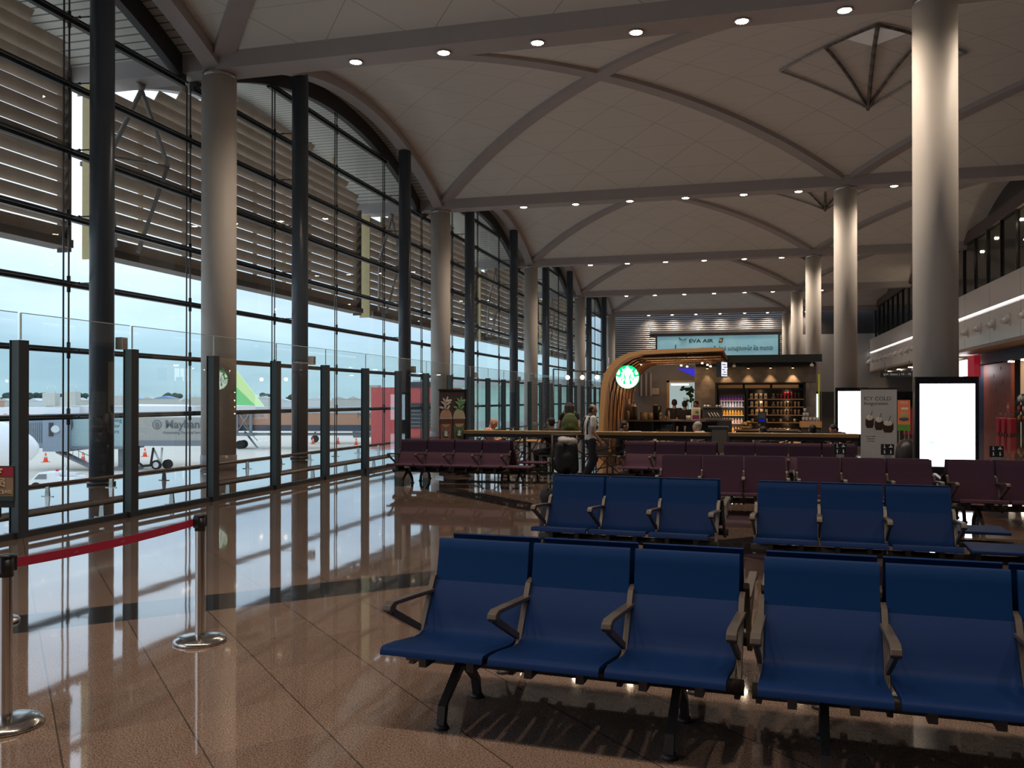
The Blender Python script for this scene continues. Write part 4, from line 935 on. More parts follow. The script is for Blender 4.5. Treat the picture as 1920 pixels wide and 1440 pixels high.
for x in (-.08, .0, .07, .14): MB().cyl((x, -.03, .16), (x + .07, -.12, .06), .011).build('group_handle', M['white'], t)
MB().box((-.2, -.06, 0), (.26, 0, .03)).build('drip_tray', M['chrome'], t)
for i, (x, z) in enumerate(((-.16, .29), (-.07, .29), (.14, .29), (.22, .29))):
    tag(MB().lathe([(0, 0), (.025, 0), (.04, .06), (.036, .065), (0, .03)], n=14).tube([(.036, 0, .05), (.055, 0, .045), (.05, 0, .02), (.03, 0, .015)], .006, 6).build('ceramic_cup', M['white'], loc=(-.86 + x, 23.6, 1.14 + z)), 'white ceramic cup atop the coffee machine, %s from left' % ORD[i], 'cup', 'cups on the coffee machine')
t = thing('menu_card_stand', 'white framed promotional card standing on the cafe counter', 'card', (-1.26, 23.6, 1.10))
MB().box((-.115, 0, 0), (.115, .02, .33)).build('card_frame', M['white'], t); MB().box((-.09, -.004, .03), (.09, 0, .30)).build('card_face', mat('card_cream', (.55, .45, .36), .5), t)
MB().box((-.09, -.007, .03), (.09, -.004, .13)).build('card_purple', mat('card_purple', (.25, .03, .16), .5), t); MB().sph((.03, -.006, .21), (.05, .003, .045), 12, 8).build('card_green', mat('card_green', (.05, .3, .08), .5), t)
items = [('steel_flask', 'slim steel flask standing on the cafe counter', 'flask', -2.17, .0, [(0, 0), (.035, 0), (.035, .16), (.025, .2), (0, .2)], M['chrome']),
    ('paper_cup_stack', 'stack of white cups on the cafe counter beside the card', 'cup', -1.45, .0, [(0, 0), (.05, 0), (.065, .12), (0, .12)], M['white']),
    ('glass_jar', 'clear white jar left on the cafe counter', 'jar', -3.05, .1, [(0, 0), (.05, 0), (.05, .2), (.03, .24), (0, .24)], M['cloth']),
    ('blender_jug', 'dark blender jug at left of cafe counter', 'jug', -2.86, .15, [(0, 0), (.07, 0), (.06, .1), (.085, .34), (0, .35)], M['dark']),
    ('bagged_cups', 'clear bag of cups on the cafe counter below the round sign', 'bag', -2.97, .35, [(0, 0), (.11, .02), (.14, .2), (.12, .36), (.05, .42), (0, .42)], M['cloth']),
    ('pastry_box', 'cream tin on the cafe counter left half', 'tin', -2.62, .0, [(0, 0), (.09, 0), (.09, .2), (0, .2)], mat('cream_tin', (.42, .33, .18), .4)),
    ('sugar_tin', 'yellow tin on the cafe counter left half', 'tin', -2.45, .05, [(0, 0), (.07, 0), (.07, .18), (0, .19)], mat('yellow_tin', (.36, .28, .10), .4)),
    ('dark_dispenser', 'tall dark dispenser near the middle of the cafe counter', 'dispenser', -2.3, .4, [(0, 0), (.11, 0), (.12, .36), (.07, .4), (0, .4)], M['black']),
    ('syrup_bottle', 'pale syrup bottle on the cafe counter', 'bottle', -1.98, .3, [(0, 0), (.03, 0), (.03, .18), (.012, .24), (0, .26)], wh)]
for nm, lab, cat, x, dy, prof, m_ in items: tag(MB().lathe(prof, n=16).build(nm, m_, loc=(x, 23.55 + dy, 1.10)), lab, cat)
t = thing('tall_grinder', 'tall pale grinder box at left end of cafe counter', 'grinder', (-3.05, 23.95, 1.10))
MB().box((-.12, -.1, 0), (.0, .08, .55)).build('body', M['cloth'], t, bevel=.01); MB().box((.02, -.1, 0), (.16, .08, .42)).build('side_unit', mat('copper_tone', (.4, .2, .1), .4), t, bevel=.01)
for i in range(2): tag(MB().lathe([(0, 0), (.035, .0), (.04, .17), (0, .17)], n=14).build('metal_pitcher', M['chrome'], loc=(-1.72 + i * .2, 23.28, .78)) , 'small steel pitcher hung on the counter front, %s' % ['left', 'right'][i], 'pitcher')
for i, (x, z) in enumerate(((1.48, 0), (1.56, 0), (1.66, 0), (1.76, 0), (1.84, 0), (1.5, .12), (1.58, .12), (1.52, .24))):
    tag(MB().lathe([(0, 0), (.03, 0), (.042, .11), (0, .11)], n=12).build('paper_cup', M['cloth'], loc=(x, 24.55, 1.06 + z)), 'paper cup in the pile on the oak counter, %s' % ['bottom row first', 'bottom row second', 'bottom row third', 'bottom row fourth', 'bottom row fifth', 'second row left', 'second row right', 'topmost'][i], 'cup', 'paper cups on the oak counter')
t = thing('bread_basket', 'basket of wrapped pastries on the till counter', 'basket', (.02, 24.65, .84))
MB().lathe([(0, 0), (.12, 0), (.17, .08), (.15, .08)], n=20).build('basket', M['wood'], t)
for i in range(8): tag(MB().sph((0, 0, 0), (.07, .045, .035), 10, 6, (0, .4 * (i % 3), i)).build('wrapped_pastry', mat('golden_wrap', (.5, .32, .12), .4), loc=(.02 + .08 * math.cos(i * .9), 24.65 + .06 * math.sin(i * .9), .95 + .04 * (i // 3))), 'golden wrapped pastry heaped in the basket, %s laid' % ORD[i], 'pastry', 'wrapped pastries in the basket')
tag(MB().box((-.02, -.02, 0), (.02, .02, 2.35)).build('yellow_pole', mat('yellow_green_pole', (.42, .44, .03), .5, emit=.15), loc=(1.98, 26.0, 0)), 'thin yellow-green pole at the right end of the cafe', 'pole')

# ------------------------------------------------------------------ ledge railings
lw = wood_mat('ledge_wood', (.30, .17, .06), (.42, .26, .10), stretch=(2, 8, 8))
def ledge(x0, x1, label):
    t = thing('bar_ledge', label, 'bar ledge', (x0, 17.85, 0)); L = x1 - x0
    MB().box((0, 0, .915), (L, .32, .985)).build('ledge_top', lw, t, bevel=.006)
    MB().box((.03, .06, .85), (L - .03, .12, .915)).box((.03, .08, .08), (L - .03, .12, .13)).build('rail', M['black'], t)
    n = max(2, round(L / 1.25))
    for i in range(n + 1):
        x = .05 + (L - .1) * i / n; MB().box((x - .025, .07, 0), (x + .025, .12, .86)).build('upright', M['dark'], t)
    mb = MB()
    for i in range(n):
        xa = .05 + (L - .1) * i / n; xb = .05 + (L - .1) * (i + 1) / n; w_ = xb - xa
        for u0, z0, u1, z1 in ((0, .15, 1, .45), (0, .5, 1, .85), (0, .7, .6, .13), (.3, .85, .9, .13), (.6, .85, 1, .5), (0, .3, .25, .85), (.75, .4, .95, .85), (.2, .13, .5, .62)):
            mb.cyl((xa + u0 * w_, .1, z0), (xa + u1 * w_, .1, z1), .012, n=6)
    mb.build('lattice_bars', mat('bronze_bar', (.06, .045, .03), .5), t)
ledge(-5.78, -.66, 'long oak bar ledge on dark lattice, left of the grey pier')
ledge(-.34, 2.08, 'oak bar ledge on dark lattice, right of the grey pier')
t = thing('ledge_pier', 'grey concrete pier with dark cap between two bar ledges', 'pier', (-.5, 17.95, 0))
MB().box((-.14, -.14, 0), (.14, .2, 1.06)).build('body', mat('pier_concrete', (.20, .17, .13), .6), t); MB().box((-.22, -.17, 1.06), (.17, .24, 1.11)).build('cap', M['dark'], t)
tag(MB().box((0, 0, 0), (.24, .16, .01)).build('paper_sheet', M['white'], loc=(-2.3, 17.95, .987)), 'white paper lying on the left bar ledge', 'paper')

# ------------------------------------------------------------------ people
def blob(parts, name, m, parent, voxel=.012, smooth=4):
    mb = MB()
    for p in parts:
        if p[0] == 'c':
            _, a, b, r0, r1 = p; mb.cyl(a, b, r0, r1, 14); mb.sph(a, r0, 14, 8); mb.sph(b, r1, 14, 8)
        else:
            mb.sph(p[1], p[2], 18, 12, p[3] if len(p) > 3 else None)
    o = mb.build(name, m, parent)
    r = o.modifiers.new('remesh', 'REMESH'); r.mode = 'VOXEL'; r.voxel_size = voxel; r.use_smooth_shade = True
    s_ = o.modifiers.new('smooth', 'SMOOTH'); s_.iterations = smooth; s_.factor = .5
    return o
STAND = dict(pel=(0, 0, .95), waist=(0, 0, 1.08), chest=(0, .01, 1.27), neck=(0, 0, 1.43), head=(0, .025, 1.58), shL=(-.175, 0, 1.385), shR=(.175, 0, 1.385), elL=(-.225, -.03, 1.12), elR=(.225, -.03, 1.12), wrL=(-.225, .06, .88), wrR=(.225, .06, .88),
    hiL=(-.09, 0, .92), hiR=(.09, 0, .92), knL=(-.10, .03, .50), knR=(.10, .03, .50), anL=(-.10, -.02, .09), anR=(.10, -.02, .09))
SIT = dict(pel=(0, 0, .54), waist=(0, -.02, .66), chest=(0, 0, .86), neck=(0, .01, 1.02), head=(0, .05, 1.165), shL=(-.175, 0, .975), shR=(.175, 0, .975), elL=(-.22, .10, .74), elR=(.22, .10, .74), wrL=(-.14, .32, .72), wrR=(.14, .32, .72),
    hiL=(-.09, .02, .53), hiR=(.09, .02, .53), knL=(-.12, .42, .50), knR=(.12, .42, .50), anL=(-.12, .38, .09), anR=(.12, .38, .09))
def person(label, loc, rz, base, over={}, skin='skin', top='bshirt', bottom='trouser', hair='hair', hy=0, hp=0, style='short', sleeves=.55, k=1.0, group=None, scale=1.0):
    J = dict(base); J.update(over); J = {a: Vector(b) for a, b in J.items()}
    t = thing('person', label, 'person', loc, rz, group); t.scale = (scale,) * 3
    R = Euler((hp, 0, hy)).to_matrix(); H = J['head']
    def hd(v): return tuple(H + R @ Vector(v))
    er = (hp, 0, hy)
    P = [('e', hd((0, -.008, .02)), (.074, .092, .095), er), ('e', hd((0, .022, -.035)), (.055, .062, .07), er), ('e', hd((0, .088, -.012)), (.012, .02, .022), er), ('e', hd((0, .095, -.022)), (.014, .012, .010), er),
         ('e', hd((0, .078, -.052)), (.024, .014, .009), er), ('e', hd((0, .072, -.085)), (.024, .018, .018), er), ('e', hd((0, .072, .022)), (.052, .018, .012), er),
         ('e', hd((-.076, -.005, -.01)), (.012, .02, .032), er), ('e', hd((.076, -.005, -.01)), (.012, .02, .032), er),
         ('c', J['neck'] + Vector((0, -.01, -.05)), H + R @ Vector((0, -.02, -.06)), .058, .05),
         ('c', J['neck'] + Vector((0, 0, -.06)), J['shL'], .06, .052), ('c', J['neck'] + Vector((0, 0, -.06)), J['shR'], .06, .052),
         ('e', J['chest'], (.155, .10, .17)), ('e', (J['chest'] + J['waist']) / 2, (.14, .095, .15)), ('e', J['waist'], (.135, .09, .12)), ('e', J['pel'], (.155, .10, .11))]
    for s_ in 'LR':
        P += [('c', J['sh' + s_], J['el' + s_], .048, .036), ('c', J['el' + s_], J['wr' + s_], .038, .024)]
        P += [('c', J['hi' + s_], J['kn' + s_], .078, .05), ('c', J['kn' + s_], J['an' + s_], .052, .034)]
        d = (J['wr' + s_] - J['el' + s_]).normalized(); sx = -1 if s_ == 'L' else 1
        sd = d.cross(Vector((sx, 0, .01))).normalized(); nm = d.cross(sd).normalized()
        w_ = J['wr' + s_]; pc = w_ + d * .05
        P.append(('c', w_, pc, .024, .03)); P.append(('c', pc - sd * .015, pc + sd * .015 + d * .02, .022, .022))
        for f in range(4):
            b0 = pc + d * .03 + sd * (-.027 + f * .018); ln = (.038, .046, .042, .032)[f]
            b1 = b0 + d * ln - nm * .004 * sx; b2 = b1 + (d * .6 + Vector((-sx * .5, 0, 0))).normalized() * ln * .7
            P += [('c', b0, b1, .0095, .009), ('c', b1, b2, .009, .0075)]
        tb_ = w_ + d * .02 - sd * .025; P += [('c', tb_, tb_ + d * .03 - sd * .022, .012, .011), ('c', tb_ + d * .03 - sd * .022, tb_ + d * .055 - sd * .024, .011, .008)]
        P += [('c', J['an' + s_], J['an' + s_] + Vector((0, .12, -.04)), .034, .03)]
    blob(P, 'body', M[skin], t, .009 * k, 3)
    for sx in (-1, 1):
        MB().sph(hd((sx * .03, .074, .0)), (.013, .008, .008), 10, 6).build('eye', M['eyes'], t)
        MB().sph(hd((sx * .03, .081, .0)), (.006, .004, .006), 8, 5).build('iris', M['black'], t)
    # shirt
    Sx = [('c', J['neck'] + Vector((0, -.01, -.065)), J['shL'] + Vector((.01, 0, 0)), .066, .066), ('c', J['neck'] + Vector((0, -.01, -.065)), J['shR'] + Vector((-.01, 0, 0)), .066, .066),
          ('e', J['chest'], (.178, .122, .185)), ('e', (J['chest'] + J['waist']) / 2, (.165, .118, .16)), ('e', J['waist'], (.162, .116, .14)), ('c', J['waist'], J['pel'] + Vector((0, 0, .02)), .12, .125),
          ('c', J['waist'] + Vector((-.05, 0, 0)), J['pel'] + Vector((-.055, 0, 0)), .10, .105), ('c', J['waist'] + Vector((.05, 0, 0)), J['pel'] + Vector((.055, 0, 0)), .10, .105)]
    for s_ in 'LR': Sx.append(('c', J['sh' + s_], J['sh' + s_].lerp(J['el' + s_], sleeves), .066, .06))
    blob(Sx, 'shirt', M[top], t, .013 * k)
    T = [('e', J['pel'] + Vector((0, 0, -.03)), (.168, .118, .11))]
    for s_ in 'LR': T += [('c', J['hi' + s_], J['kn' + s_], .092, .068), ('c', J['kn' + s_], J['an' + s_] + Vector((0, 0, .03)), .066, .055)]
    blob(T, 'trousers', M[bottom], t, .014 * k)
    for s_ in 'LR':
        a = J['an' + s_]; blob([('c', (a.x, a.y - .03, .045), (a.x, a.y + .15, .035), .045, .034), ('c', (a.x, a.y - .02, .06), (a.x, a.y, .1), .042, .04)], 'shoe', M['shoe'], t, .014 * k)
    if style == 'short':
        blob([('e', hd((0, -.022, .042)), (.083, .092, .082), er), ('e', hd((0, -.045, -.01)), (.075, .06, .07), er)], 'hair', M[hair], t, .012 * k)
    elif style == 'thin':
        blob([('e', hd((0, -.03, .02)), (.083, .083, .078), er), ('e', hd((0, -.04, -.02)), (.075, .06, .06), er), ('e', hd((0, .02, .075)), (.05, .045, .022), er)], 'hair', M[hair], t, .012 * k)
        blob([('e', hd((0, -.05, .095)), (.035, .035, .018), er)], 'crown_skin', M[skin], t, .01)
    elif style == 'long':
        blob([('e', hd((0, -.022, .035)), (.09, .098, .09), er), ('c', hd((-.03, -.05, 0)), hd((-.05, -.085, -.22)), .09, .075), ('c', hd((.03, -.05, 0)), hd((.05, -.085, -.22)), .09, .075), ('c', hd((0, -.085, -.2)), hd((0, -.10, -.30)), .09, .06)], 'hair', M[hair], t, .013 * k)
    return t
wm = person('man walking in white T-shirt and dark trousers with black shoulder strap', (-2.92, 17.0, 0), -1.0, STAND,
    dict(wrL=(-.16, .16, .90), elL=(-.235, -.06, 1.12), wrR=(.20, .16, .90), elR=(.235, -.05, 1.12), knL=(-.1, .16, .52), anL=(-.1, -.05, .10), knR=(.1, .0, .50), anR=(.1, -.22, .12), head=(0, .055, 1.565)),
    skin='skin2', top='wshirt', hy=-.25, hp=-.12, style='thin', scale=.92)
strap = MB(); pts = [(-.10, .10, 1.15), (-.115, .09, 1.35), (-.12, .02, 1.46), (-.12, -.09, 1.38), (-.13, -.13, 1.2), (-.14, -.13, 1.05)]
strap.tube(pts, .02, 8).build('shoulder_strap', M['black'], wm)
strap = MB(); pts = [(.10, .10, 1.15), (.115, .09, 1.35), (.12, .02, 1.46), (.12, -.09, 1.38), (.13, -.13, 1.2), (.14, -.13, 1.05)]
strap.tube(pts, .02, 8).build('shoulder_strap', M['black'], wm)
# dark luggage behind him
t = thing('luggage_trolley', 'dark luggage trolley pulled behind the man in white', 'trolley', (-3.42, 17.15, 0), .3)
MB().box((-.25, -.4, .12), (.25, .35, .16)).build('platform', M['black'], t)
MB().tube([(-.25, .38, .14), (-.25, .42, .92), (.25, .42, .92), (.25, .38, .14)], .016, 8).build('handle', M['dark'], t)
for x in (-.2, .2):
    for y in (-.32, .3): MB().cyl((x - .02, y, .06), (x + .02, y, .06), .06, n=16).build('wheel', M['black'], t)
blob_t = thing('black_travel_bag', 'bulky black travel bag standing on the luggage trolley', 'bag', (-3.42, 17.12, .17), .3)
blob([('e', (0, 0, .33), (.225, .28, .34)), ('c', (-.13, -.2, .12), (-.12, -.18, .55), .1, .09), ('c', (.13, -.2, .12), (.12, -.18, .55), .1, .09), ('c', (-.13, .2, .12), (-.12, .18, .55), .1, .09), ('c', (.13, .2, .12), (.12, .18, .55), .1, .09), ('e', (0, 0, .3), (.2, .25, .28)), ('e', (0, 0, .52), (.17, .22, .14)), ('e', (0, -.27, .28), (.14, .06, .16))], 'bag_body', M['bshirt'], blob_t, .02)
MB().tube([(-.05, 0, .66), (-.05, .05, .73), (.05, .05, .73), (.05, 0, .66)], .012, 6).build('bag_handle', M['dark'], blob_t)
t = thing('grey_jacket', 'crumpled light grey jacket draped over the black travel bag', 'jacket', (-3.40, 17.05, .80), .3)
blob([('e', (0, 0, .03), (.17, .18, .07)), ('e', (.1, -.06, .0), (.12, .1, .1)), ('e', (-.08, .05, .06), (.1, .09, .06)), ('e', (.14, .02, -.12), (.07, .09, .16))], 'cloth', M['cloth'], t, .02, 2)

ww = person('woman with long brown hair and green backpack behind the bar ledge', (-3.83, 19.5, 0), .25, STAND, dict(elL=(-.24, .02, 1.12), wrL=(-.2, .18, .98)), skin='skin', top='bshirt', hair='brownhair', style='long', scale=.93, sleeves=.3)
t = thing('green_backpack', 'bulky olive green backpack on the long haired woman', 'backpack', (-3.83, 19.5, 1.02), .25)
blob([('e', (0, -.24, .08), (.19, .13, .23)), ('e', (0, -.24, -.05), (.2, .14, .13)), ('e', (0, -.33, .0), (.13, .06, .12)), ('e', (0, -.23, .24), (.13, .1, .09))], 'pack', M['olive'], t, .016)
for sx in (-1, 1): MB().tube([(sx * .1, -.15, .28), (sx * .12, -.06, .36), (sx * .12, .05, .34), (sx * .13, .11, .2), (sx * .15, .02, .02), (sx * .12, -.13, -.08)], .016, 6).build('strap', M['olive'], t)
t_ = MB().tube([(-.06, -.375, -.08), (-.06, -.37, .12)], .006, 6).tube([(.06, -.375, -.08), (.06, -.37, .12)], .006, 6).build('zip', M['black'], t)
# seated guests
person('bald man in pink shirt seated at the ledge, looking down', (-5.50, 18.75, 0), -1.1, SIT, dict(head=(0, .12, 1.13), neck=(0, .04, 1.01), wrL=(-.1, .3, .8), wrR=(.1, .3, .8)), skin='skin', top='pshirt', hp=-.55, style='bald', scale=.98)
person('dark haired man in black T-shirt seated left of the woman, back turned', (-4.03, 18.6, 0), .9, SIT, {}, skin='skin2', top='bshirt', style='short', scale=.98)
person('dark haired guest facing right, seated behind the ledge beside the man in white', (-2.58, 18.9, 0), -1.4, SIT, dict(head=(0, .08, 1.13)), skin='skin2', top='bshirt', hp=-.2, style='short', scale=.95)
person('white haired guest seated behind the left ledge near the grey pier', (-.93, 18.8, 0), 1.2, SIT, dict(head=(0, .06, 1.13)), skin='skin', top='wshirt', hair='ghair', style='short', scale=.95)
person('dark haired guest in pale shirt low behind right ledge before the shelves', (.38, 18.8, 0), .4, SIT, dict(head=(0, .10, 1.06), neck=(0, .05, .99)), skin='skin2', top='cloth', style='short', scale=.93)
person('dark haired guest seated behind the right ledge under the oak counter', (1.32, 18.75, 0), .2, SIT, dict(head=(0, .08, 1.10)), skin='skin2', top='bshirt', style='short', scale=.93)
gl = person('dark haired guest with glasses at the right end of the ledge, looking down', (1.86, 19.1, 0), 1.9, SIT, dict(head=(0, .14, 1.08), neck=(0, .06, 1.0)), skin='skin', top='bshirt', style='short', hp=-.6, scale=.95)
# baristas
person('cafe worker in black, back turned, leftmost behind the counter', (-1.96, 25.5, 0), .1, STAND, dict(elL=(-.26, .02, 1.14), wrL=(-.2, .16, 1.0)), skin='skin2', top='bshirt', style='short', k=1.2, scale=.97)
person('cafe worker in black, back turned, middle of the three', (-1.66, 25.3, 0), -.2, STAND, {}, skin='skin2', top='bshirt', style='short', k=1.2, scale=.945)
person('cafe worker in black facing the hall, right of the three', (-1.36, 25.7, 0), 2.6, STAND, {}, skin='skin2', top='bshirt', hair='brownhair', style='short', hp=-.3, k=1.2, scale=.94)
# cafe chairs and tables
cw = mat('wicker_dark', (.05, .032, .02), .6, bump=.5, scale=60)
def chair(x, y, rz, lab):
    t = thing('cafe_chair', lab, 'chair', (x, y, 0), rz, 'dark cafe chairs')
    MB().box((-.21, -.2, .42), (.21, .2, .45)).build('seat', cw, t, bevel=.01)
    MB().prism([(-.2, .45), (-.24, .80), (-.22, .80), (-.18, .45)], 'x', -.2, .2).build('backrest', cw, t)
    for a in (-.19, .19):
        for b in (-.18, .18): MB().cyl((a, b, 0), (a, b, .42), .014, .016, 8).build('leg', M['black'], t)
for x, y, rz, lab in ((-5.50, 18.75, -1.1, 'dark cafe chair under the bald man in pink'), (-4.03, 18.6, .9, 'dark cafe chair under the man in black T-shirt'), (-2.58, 18.9, -1.4, 'dark cafe chair under the guest facing right'), (-.93, 18.8, 1.2, 'dark cafe chair under the white haired guest'), (.38, 18.8, .4, 'dark cafe chair under the guest in pale shirt'), (1.32, 18.75, .2, 'dark cafe chair under the guest below the oak counter'), (1.86, 19.1, 1.9, 'dark cafe chair at the right end of the ledge'), (-3.1, 18.6, 2.6, 'empty dark cafe chair between two seated guests'), (-.1, 19.5, 1.0, 'empty dark cafe chair behind the grey pier')): chair(x, y, rz, lab)
for x, y, lab in ((-4.7, 19.3, 'round cafe table between the bald man and man in black'), (-1.8, 19.4, 'round cafe table right of the guest facing right'), (.95, 19.7, 'round cafe table behind the right ledge')):
    t = thing('cafe_table', lab, 'table', (x, y, 0), 0, 'round cafe tables')
    MB().lathe([(0, .70), (.32, .70), (.33, .715), (.32, .73), (0, .73)], n=32).build('table_top', M['wood'], t)
    MB().cyl((0, 0, .02), (0, 0, .70), .03).build('stem', M['black'], t); MB().lathe([(0, 0), (.2, 0), (.2, .015), (.04, .03), (0, .03)], n=24).build('foot', M['black'], t)
    tag(MB().lathe([(0, 0), (.03, 0), (.042, .1), (0, .1)], n=14).build('takeaway_cup', M['white'], loc=(x - .1, y - .1, .73)), 'white takeaway cup on the ' + lab.split('table ')[0] + 'table ' + ' '.join(lab.split('table ')[1].split()[:7]), 'cup')
# black bag hanging at left end of second blue row
t = thing('black_shoulder_bag', 'black bag peeking out at the left end of the second blue row', 'bag', (-2.06, 9.35, 0))
blob([('e', (0, 0, .3), (.10, .16, .3)), ('e', (-.02, 0, .6), (.08, .12, .1))], 'bag_body', M['bshirt'], t, .02)
MB().tube([(0, -.08, .64), (0, -.05, .74), (0, .05, .74), (0, .08, .64)], .01, 6).build('handle', M['black'], t)

# ------------------------------------------------------------------ outside
ZG = -3.7
def gmat(name, c1, c2, sc_):
    m, nt, out = _nt(name); p = nt.nodes.new('ShaderNodeBsdfPrincipled'); g = nt.nodes.new('ShaderNodeNewGeometry')
    nz = nt.nodes.new('ShaderNodeTexNoise'); nz.inputs['Scale'].default_value = sc_; nz.inputs['Detail'].default_value = 6
    nt.links.new(g.outputs['Position'], nz.inputs['Vector']); nt.links.new(_mx(nt, 'MIX', nz.outputs['Fac'], c1, c2), p.inputs['Base Color']); p.inputs['Roughness'].default_value = .85; nt.links.new(p.outputs[0], out.inputs[0]); return m
o = MB().add([(-420, -200, ZG), (-13.3, -200, ZG), (-13.3, 420, ZG), (-420, 420, ZG)], [(0, 1, 2, 3)]).build('ground_apron', gmat('apron_concrete', (.68, .60, .49), (.80, .72, .60), .05)); o['kind'] = 'structure'
o = MB().add([(-2500, -1500, ZG - .25), (600, -1500, ZG - .25), (600, 2800, ZG - .25), (-2500, 2800, ZG - .25)], [(0, 1, 2, 3)]).build('ground_field', gmat('dry_grass_field', (.30, .29, .18), (.48, .44, .30), .01)); o['kind'] = 'structure'
o = MB().box((-13.2, -15, ZG), (-13.0, 84, -.35)).build('wall_facade', M['paleg']); o['kind'] = 'structure'
UX, UY = math.cos(.2586), math.sin(.2586)          # roughly across the view, for parked aircraft and bridges
def far(px, D, z=ZG):
    lat = (px - 960) / 1655.34 * D; return (lat * UX - D * UY, lat * UY + D * UX, z)
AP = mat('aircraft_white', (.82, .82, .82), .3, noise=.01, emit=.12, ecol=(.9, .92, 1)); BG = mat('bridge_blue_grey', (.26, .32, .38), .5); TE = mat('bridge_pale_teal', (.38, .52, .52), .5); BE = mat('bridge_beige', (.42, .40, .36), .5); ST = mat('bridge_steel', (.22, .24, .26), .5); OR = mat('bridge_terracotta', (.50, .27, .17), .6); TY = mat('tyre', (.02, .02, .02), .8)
# aircraft nose at left: local x to the left of the view
x, y, z = far(70, 60)
t = thing('parked_aircraft', 'white airliner nose with dark cockpit windows at the left edge', 'aircraft', (x, y, ZG), .2586 + .12)
prof = [(0.1, 0), (0, .35), (-.35, .75), (-1.0, 1.2), (-2.2, 1.62), (-4, 1.98), (-6, 2.1), (-26, 2.1)]
mb = MB(); n = 28; vs = []
for xx, r in prof:
    dz = -.35 * max(0, 1 + xx / 5)
    for i in range(n): a = 2 * PI * i / n; vs.append((xx, r * math.cos(a), 2.35 + dz + r * 1.02 * math.sin(a)))
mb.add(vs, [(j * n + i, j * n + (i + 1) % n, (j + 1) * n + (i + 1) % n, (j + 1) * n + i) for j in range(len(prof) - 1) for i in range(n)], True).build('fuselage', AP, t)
MB().add([(-1.75, -.98, 2.95), (-2.9, -1.38, 3.0), (-2.9, -1.18, 3.5), (-2.15, -.85, 3.4)], [(0, 1, 2, 3)]).add([(-3.05, -1.42, 3.0), (-3.9, -1.62, 3.0), (-3.8, -1.38, 3.5), (-3.05, -1.22, 3.5)], [(0, 1, 2, 3)]).build('cockpit_window', mat('cockpit_blue', (.03, .06, .2), .15), t)
MB().cyl((-4, 0, 0.3), (-4, 0, 1.0), .08).cyl((-4, -.25, .3), (-4, -.1, .3), .3).cyl((-4, .1, .3), (-4, .25, .3), .3).build('nose_gear', TY, t)
# boarding bridge 1
x, y, z = far(52, 66)
t = thing('boarding_bridge', 'grey boarding bridge with bank lettering parked beyond the left windows', 'boarding bridge', (x, y, ZG), .2586)
SCL = 66 / 1655.34
def bx(px0, px1, py0, py1, d0, d1, m_, name):
    """box in the bridge frame, metres from the bridge origin"""
    return MB().box(((px0 - 52) * SCL, d0, 1.65 - (py1 - 748.4) * SCL - ZG), ((px1 - 52) * SCL, d1, 1.65 - (py0 - 748.4) * SCL - ZG)).build(name, m_, t)
bx(52, 88, 782, 840, -.3, 2.5, BG, 'cab_bellows'); bx(88, 134, 776, 846, -.6, 2.8, mat('cab_grey', (.30, .36, .43), .5), 'cab')
bx(134, 245, 782, 838, 0, 2.4, TE, 'teal_tunnel'); bx(245, 400, 783, 830, -.2, 2.6, BE, 'beige_tunnel'); bx(240, 400, 826, 836, -.25, 2.65, ST, 'tunnel_chassis'); bx(134, 245, 837, 842, -.1, 2.5, ST, 'lower_chassis')
bx(-20, 120, 764, 776, -.2, 2.4, AP, 'roof_unit'); bx(60, 420, 762, 778, 3, 8, AP, 'rear_roof')
mb = MB()
for i in range(9): mb.box((.05 + i * .16, -.34, 1.4 + .7), (.1 + i * .16, -.3, 3.6))
mb.build('bellows_folds', ST, t)
MB().box(((100 - 52) * SCL, -.66, 2.6), ((108 - 52) * SCL, -.6, 3.6)).build('cab_window', M['dark'], t)
MB().cyl((2.4, -.7, 3.1), (2.5, -.8, 3.15), .28).build('dish', M['white'], t)
MB().sph((3.15, -.03, 3.5), (.27, .02, .55)).build('dark_graphic', mat('bridge_graphic', (.10, .13, .14), .6), t)
ink = mat('bridge_ink', (.12, .14, .16), .6)
text('lettering', 'Helping\nto for\nyears', .42, ink, t, (6.4, -.03, 3.35)); tx_ = text('lettering', 'Maybank', .85, ink, t, (10.35, -.23, 3.45), align='LEFT', bold=.015)
text('lettering', 'Humanising Financial Services', .27, ink, t, (10.2, -.23, 2.85), align='LEFT')
MB().lathe([(.30, -.01), (.34, 0), (.30, .01)], n=28).build('round_logo', ink, t).matrix_local = Matrix.Translation((9.75, -.23, 3.45)) @ Matrix.Rotation(PI / 2, 4, 'X')
MB().sph((9.75, -.22, 3.42), (.18, .01, .22), 12, 8).build('logo_head', mat('logo_grey', (.2, .2, .2), .6), t)
MB().box((6.5, .6, 0), (7.3, 1.8, 1.7)).box((6.2, .3, 0), (7.8, 2.1, .25)).build('support_leg', ST, t)
MB().tube([(8.3, 0, 2), (8.3, 0, .6), (8.6, 0, .35), (9.2, 0, .4), (9.4, 0, 1.7)], .09, 8).build('hanging_hose', TY, t)
MB().cyl((9.5, .2, .42), (9.5, .5, .42), .36).cyl((10.1, .8, .42), (10.1, 1.1, .42), .36).build('bogie_wheel', TY, t); MB().cyl((9.5, .17, .42), (9.5, .2, .42), .22).build('wheel_hub', M['white'], t)
MB().tube([(9.2, .4, 1.7), (9.8, .4, .5), (9.9, .4, 1.7)], .08, 8).build('bogie_strut', M['white'], t)
mb = MB()
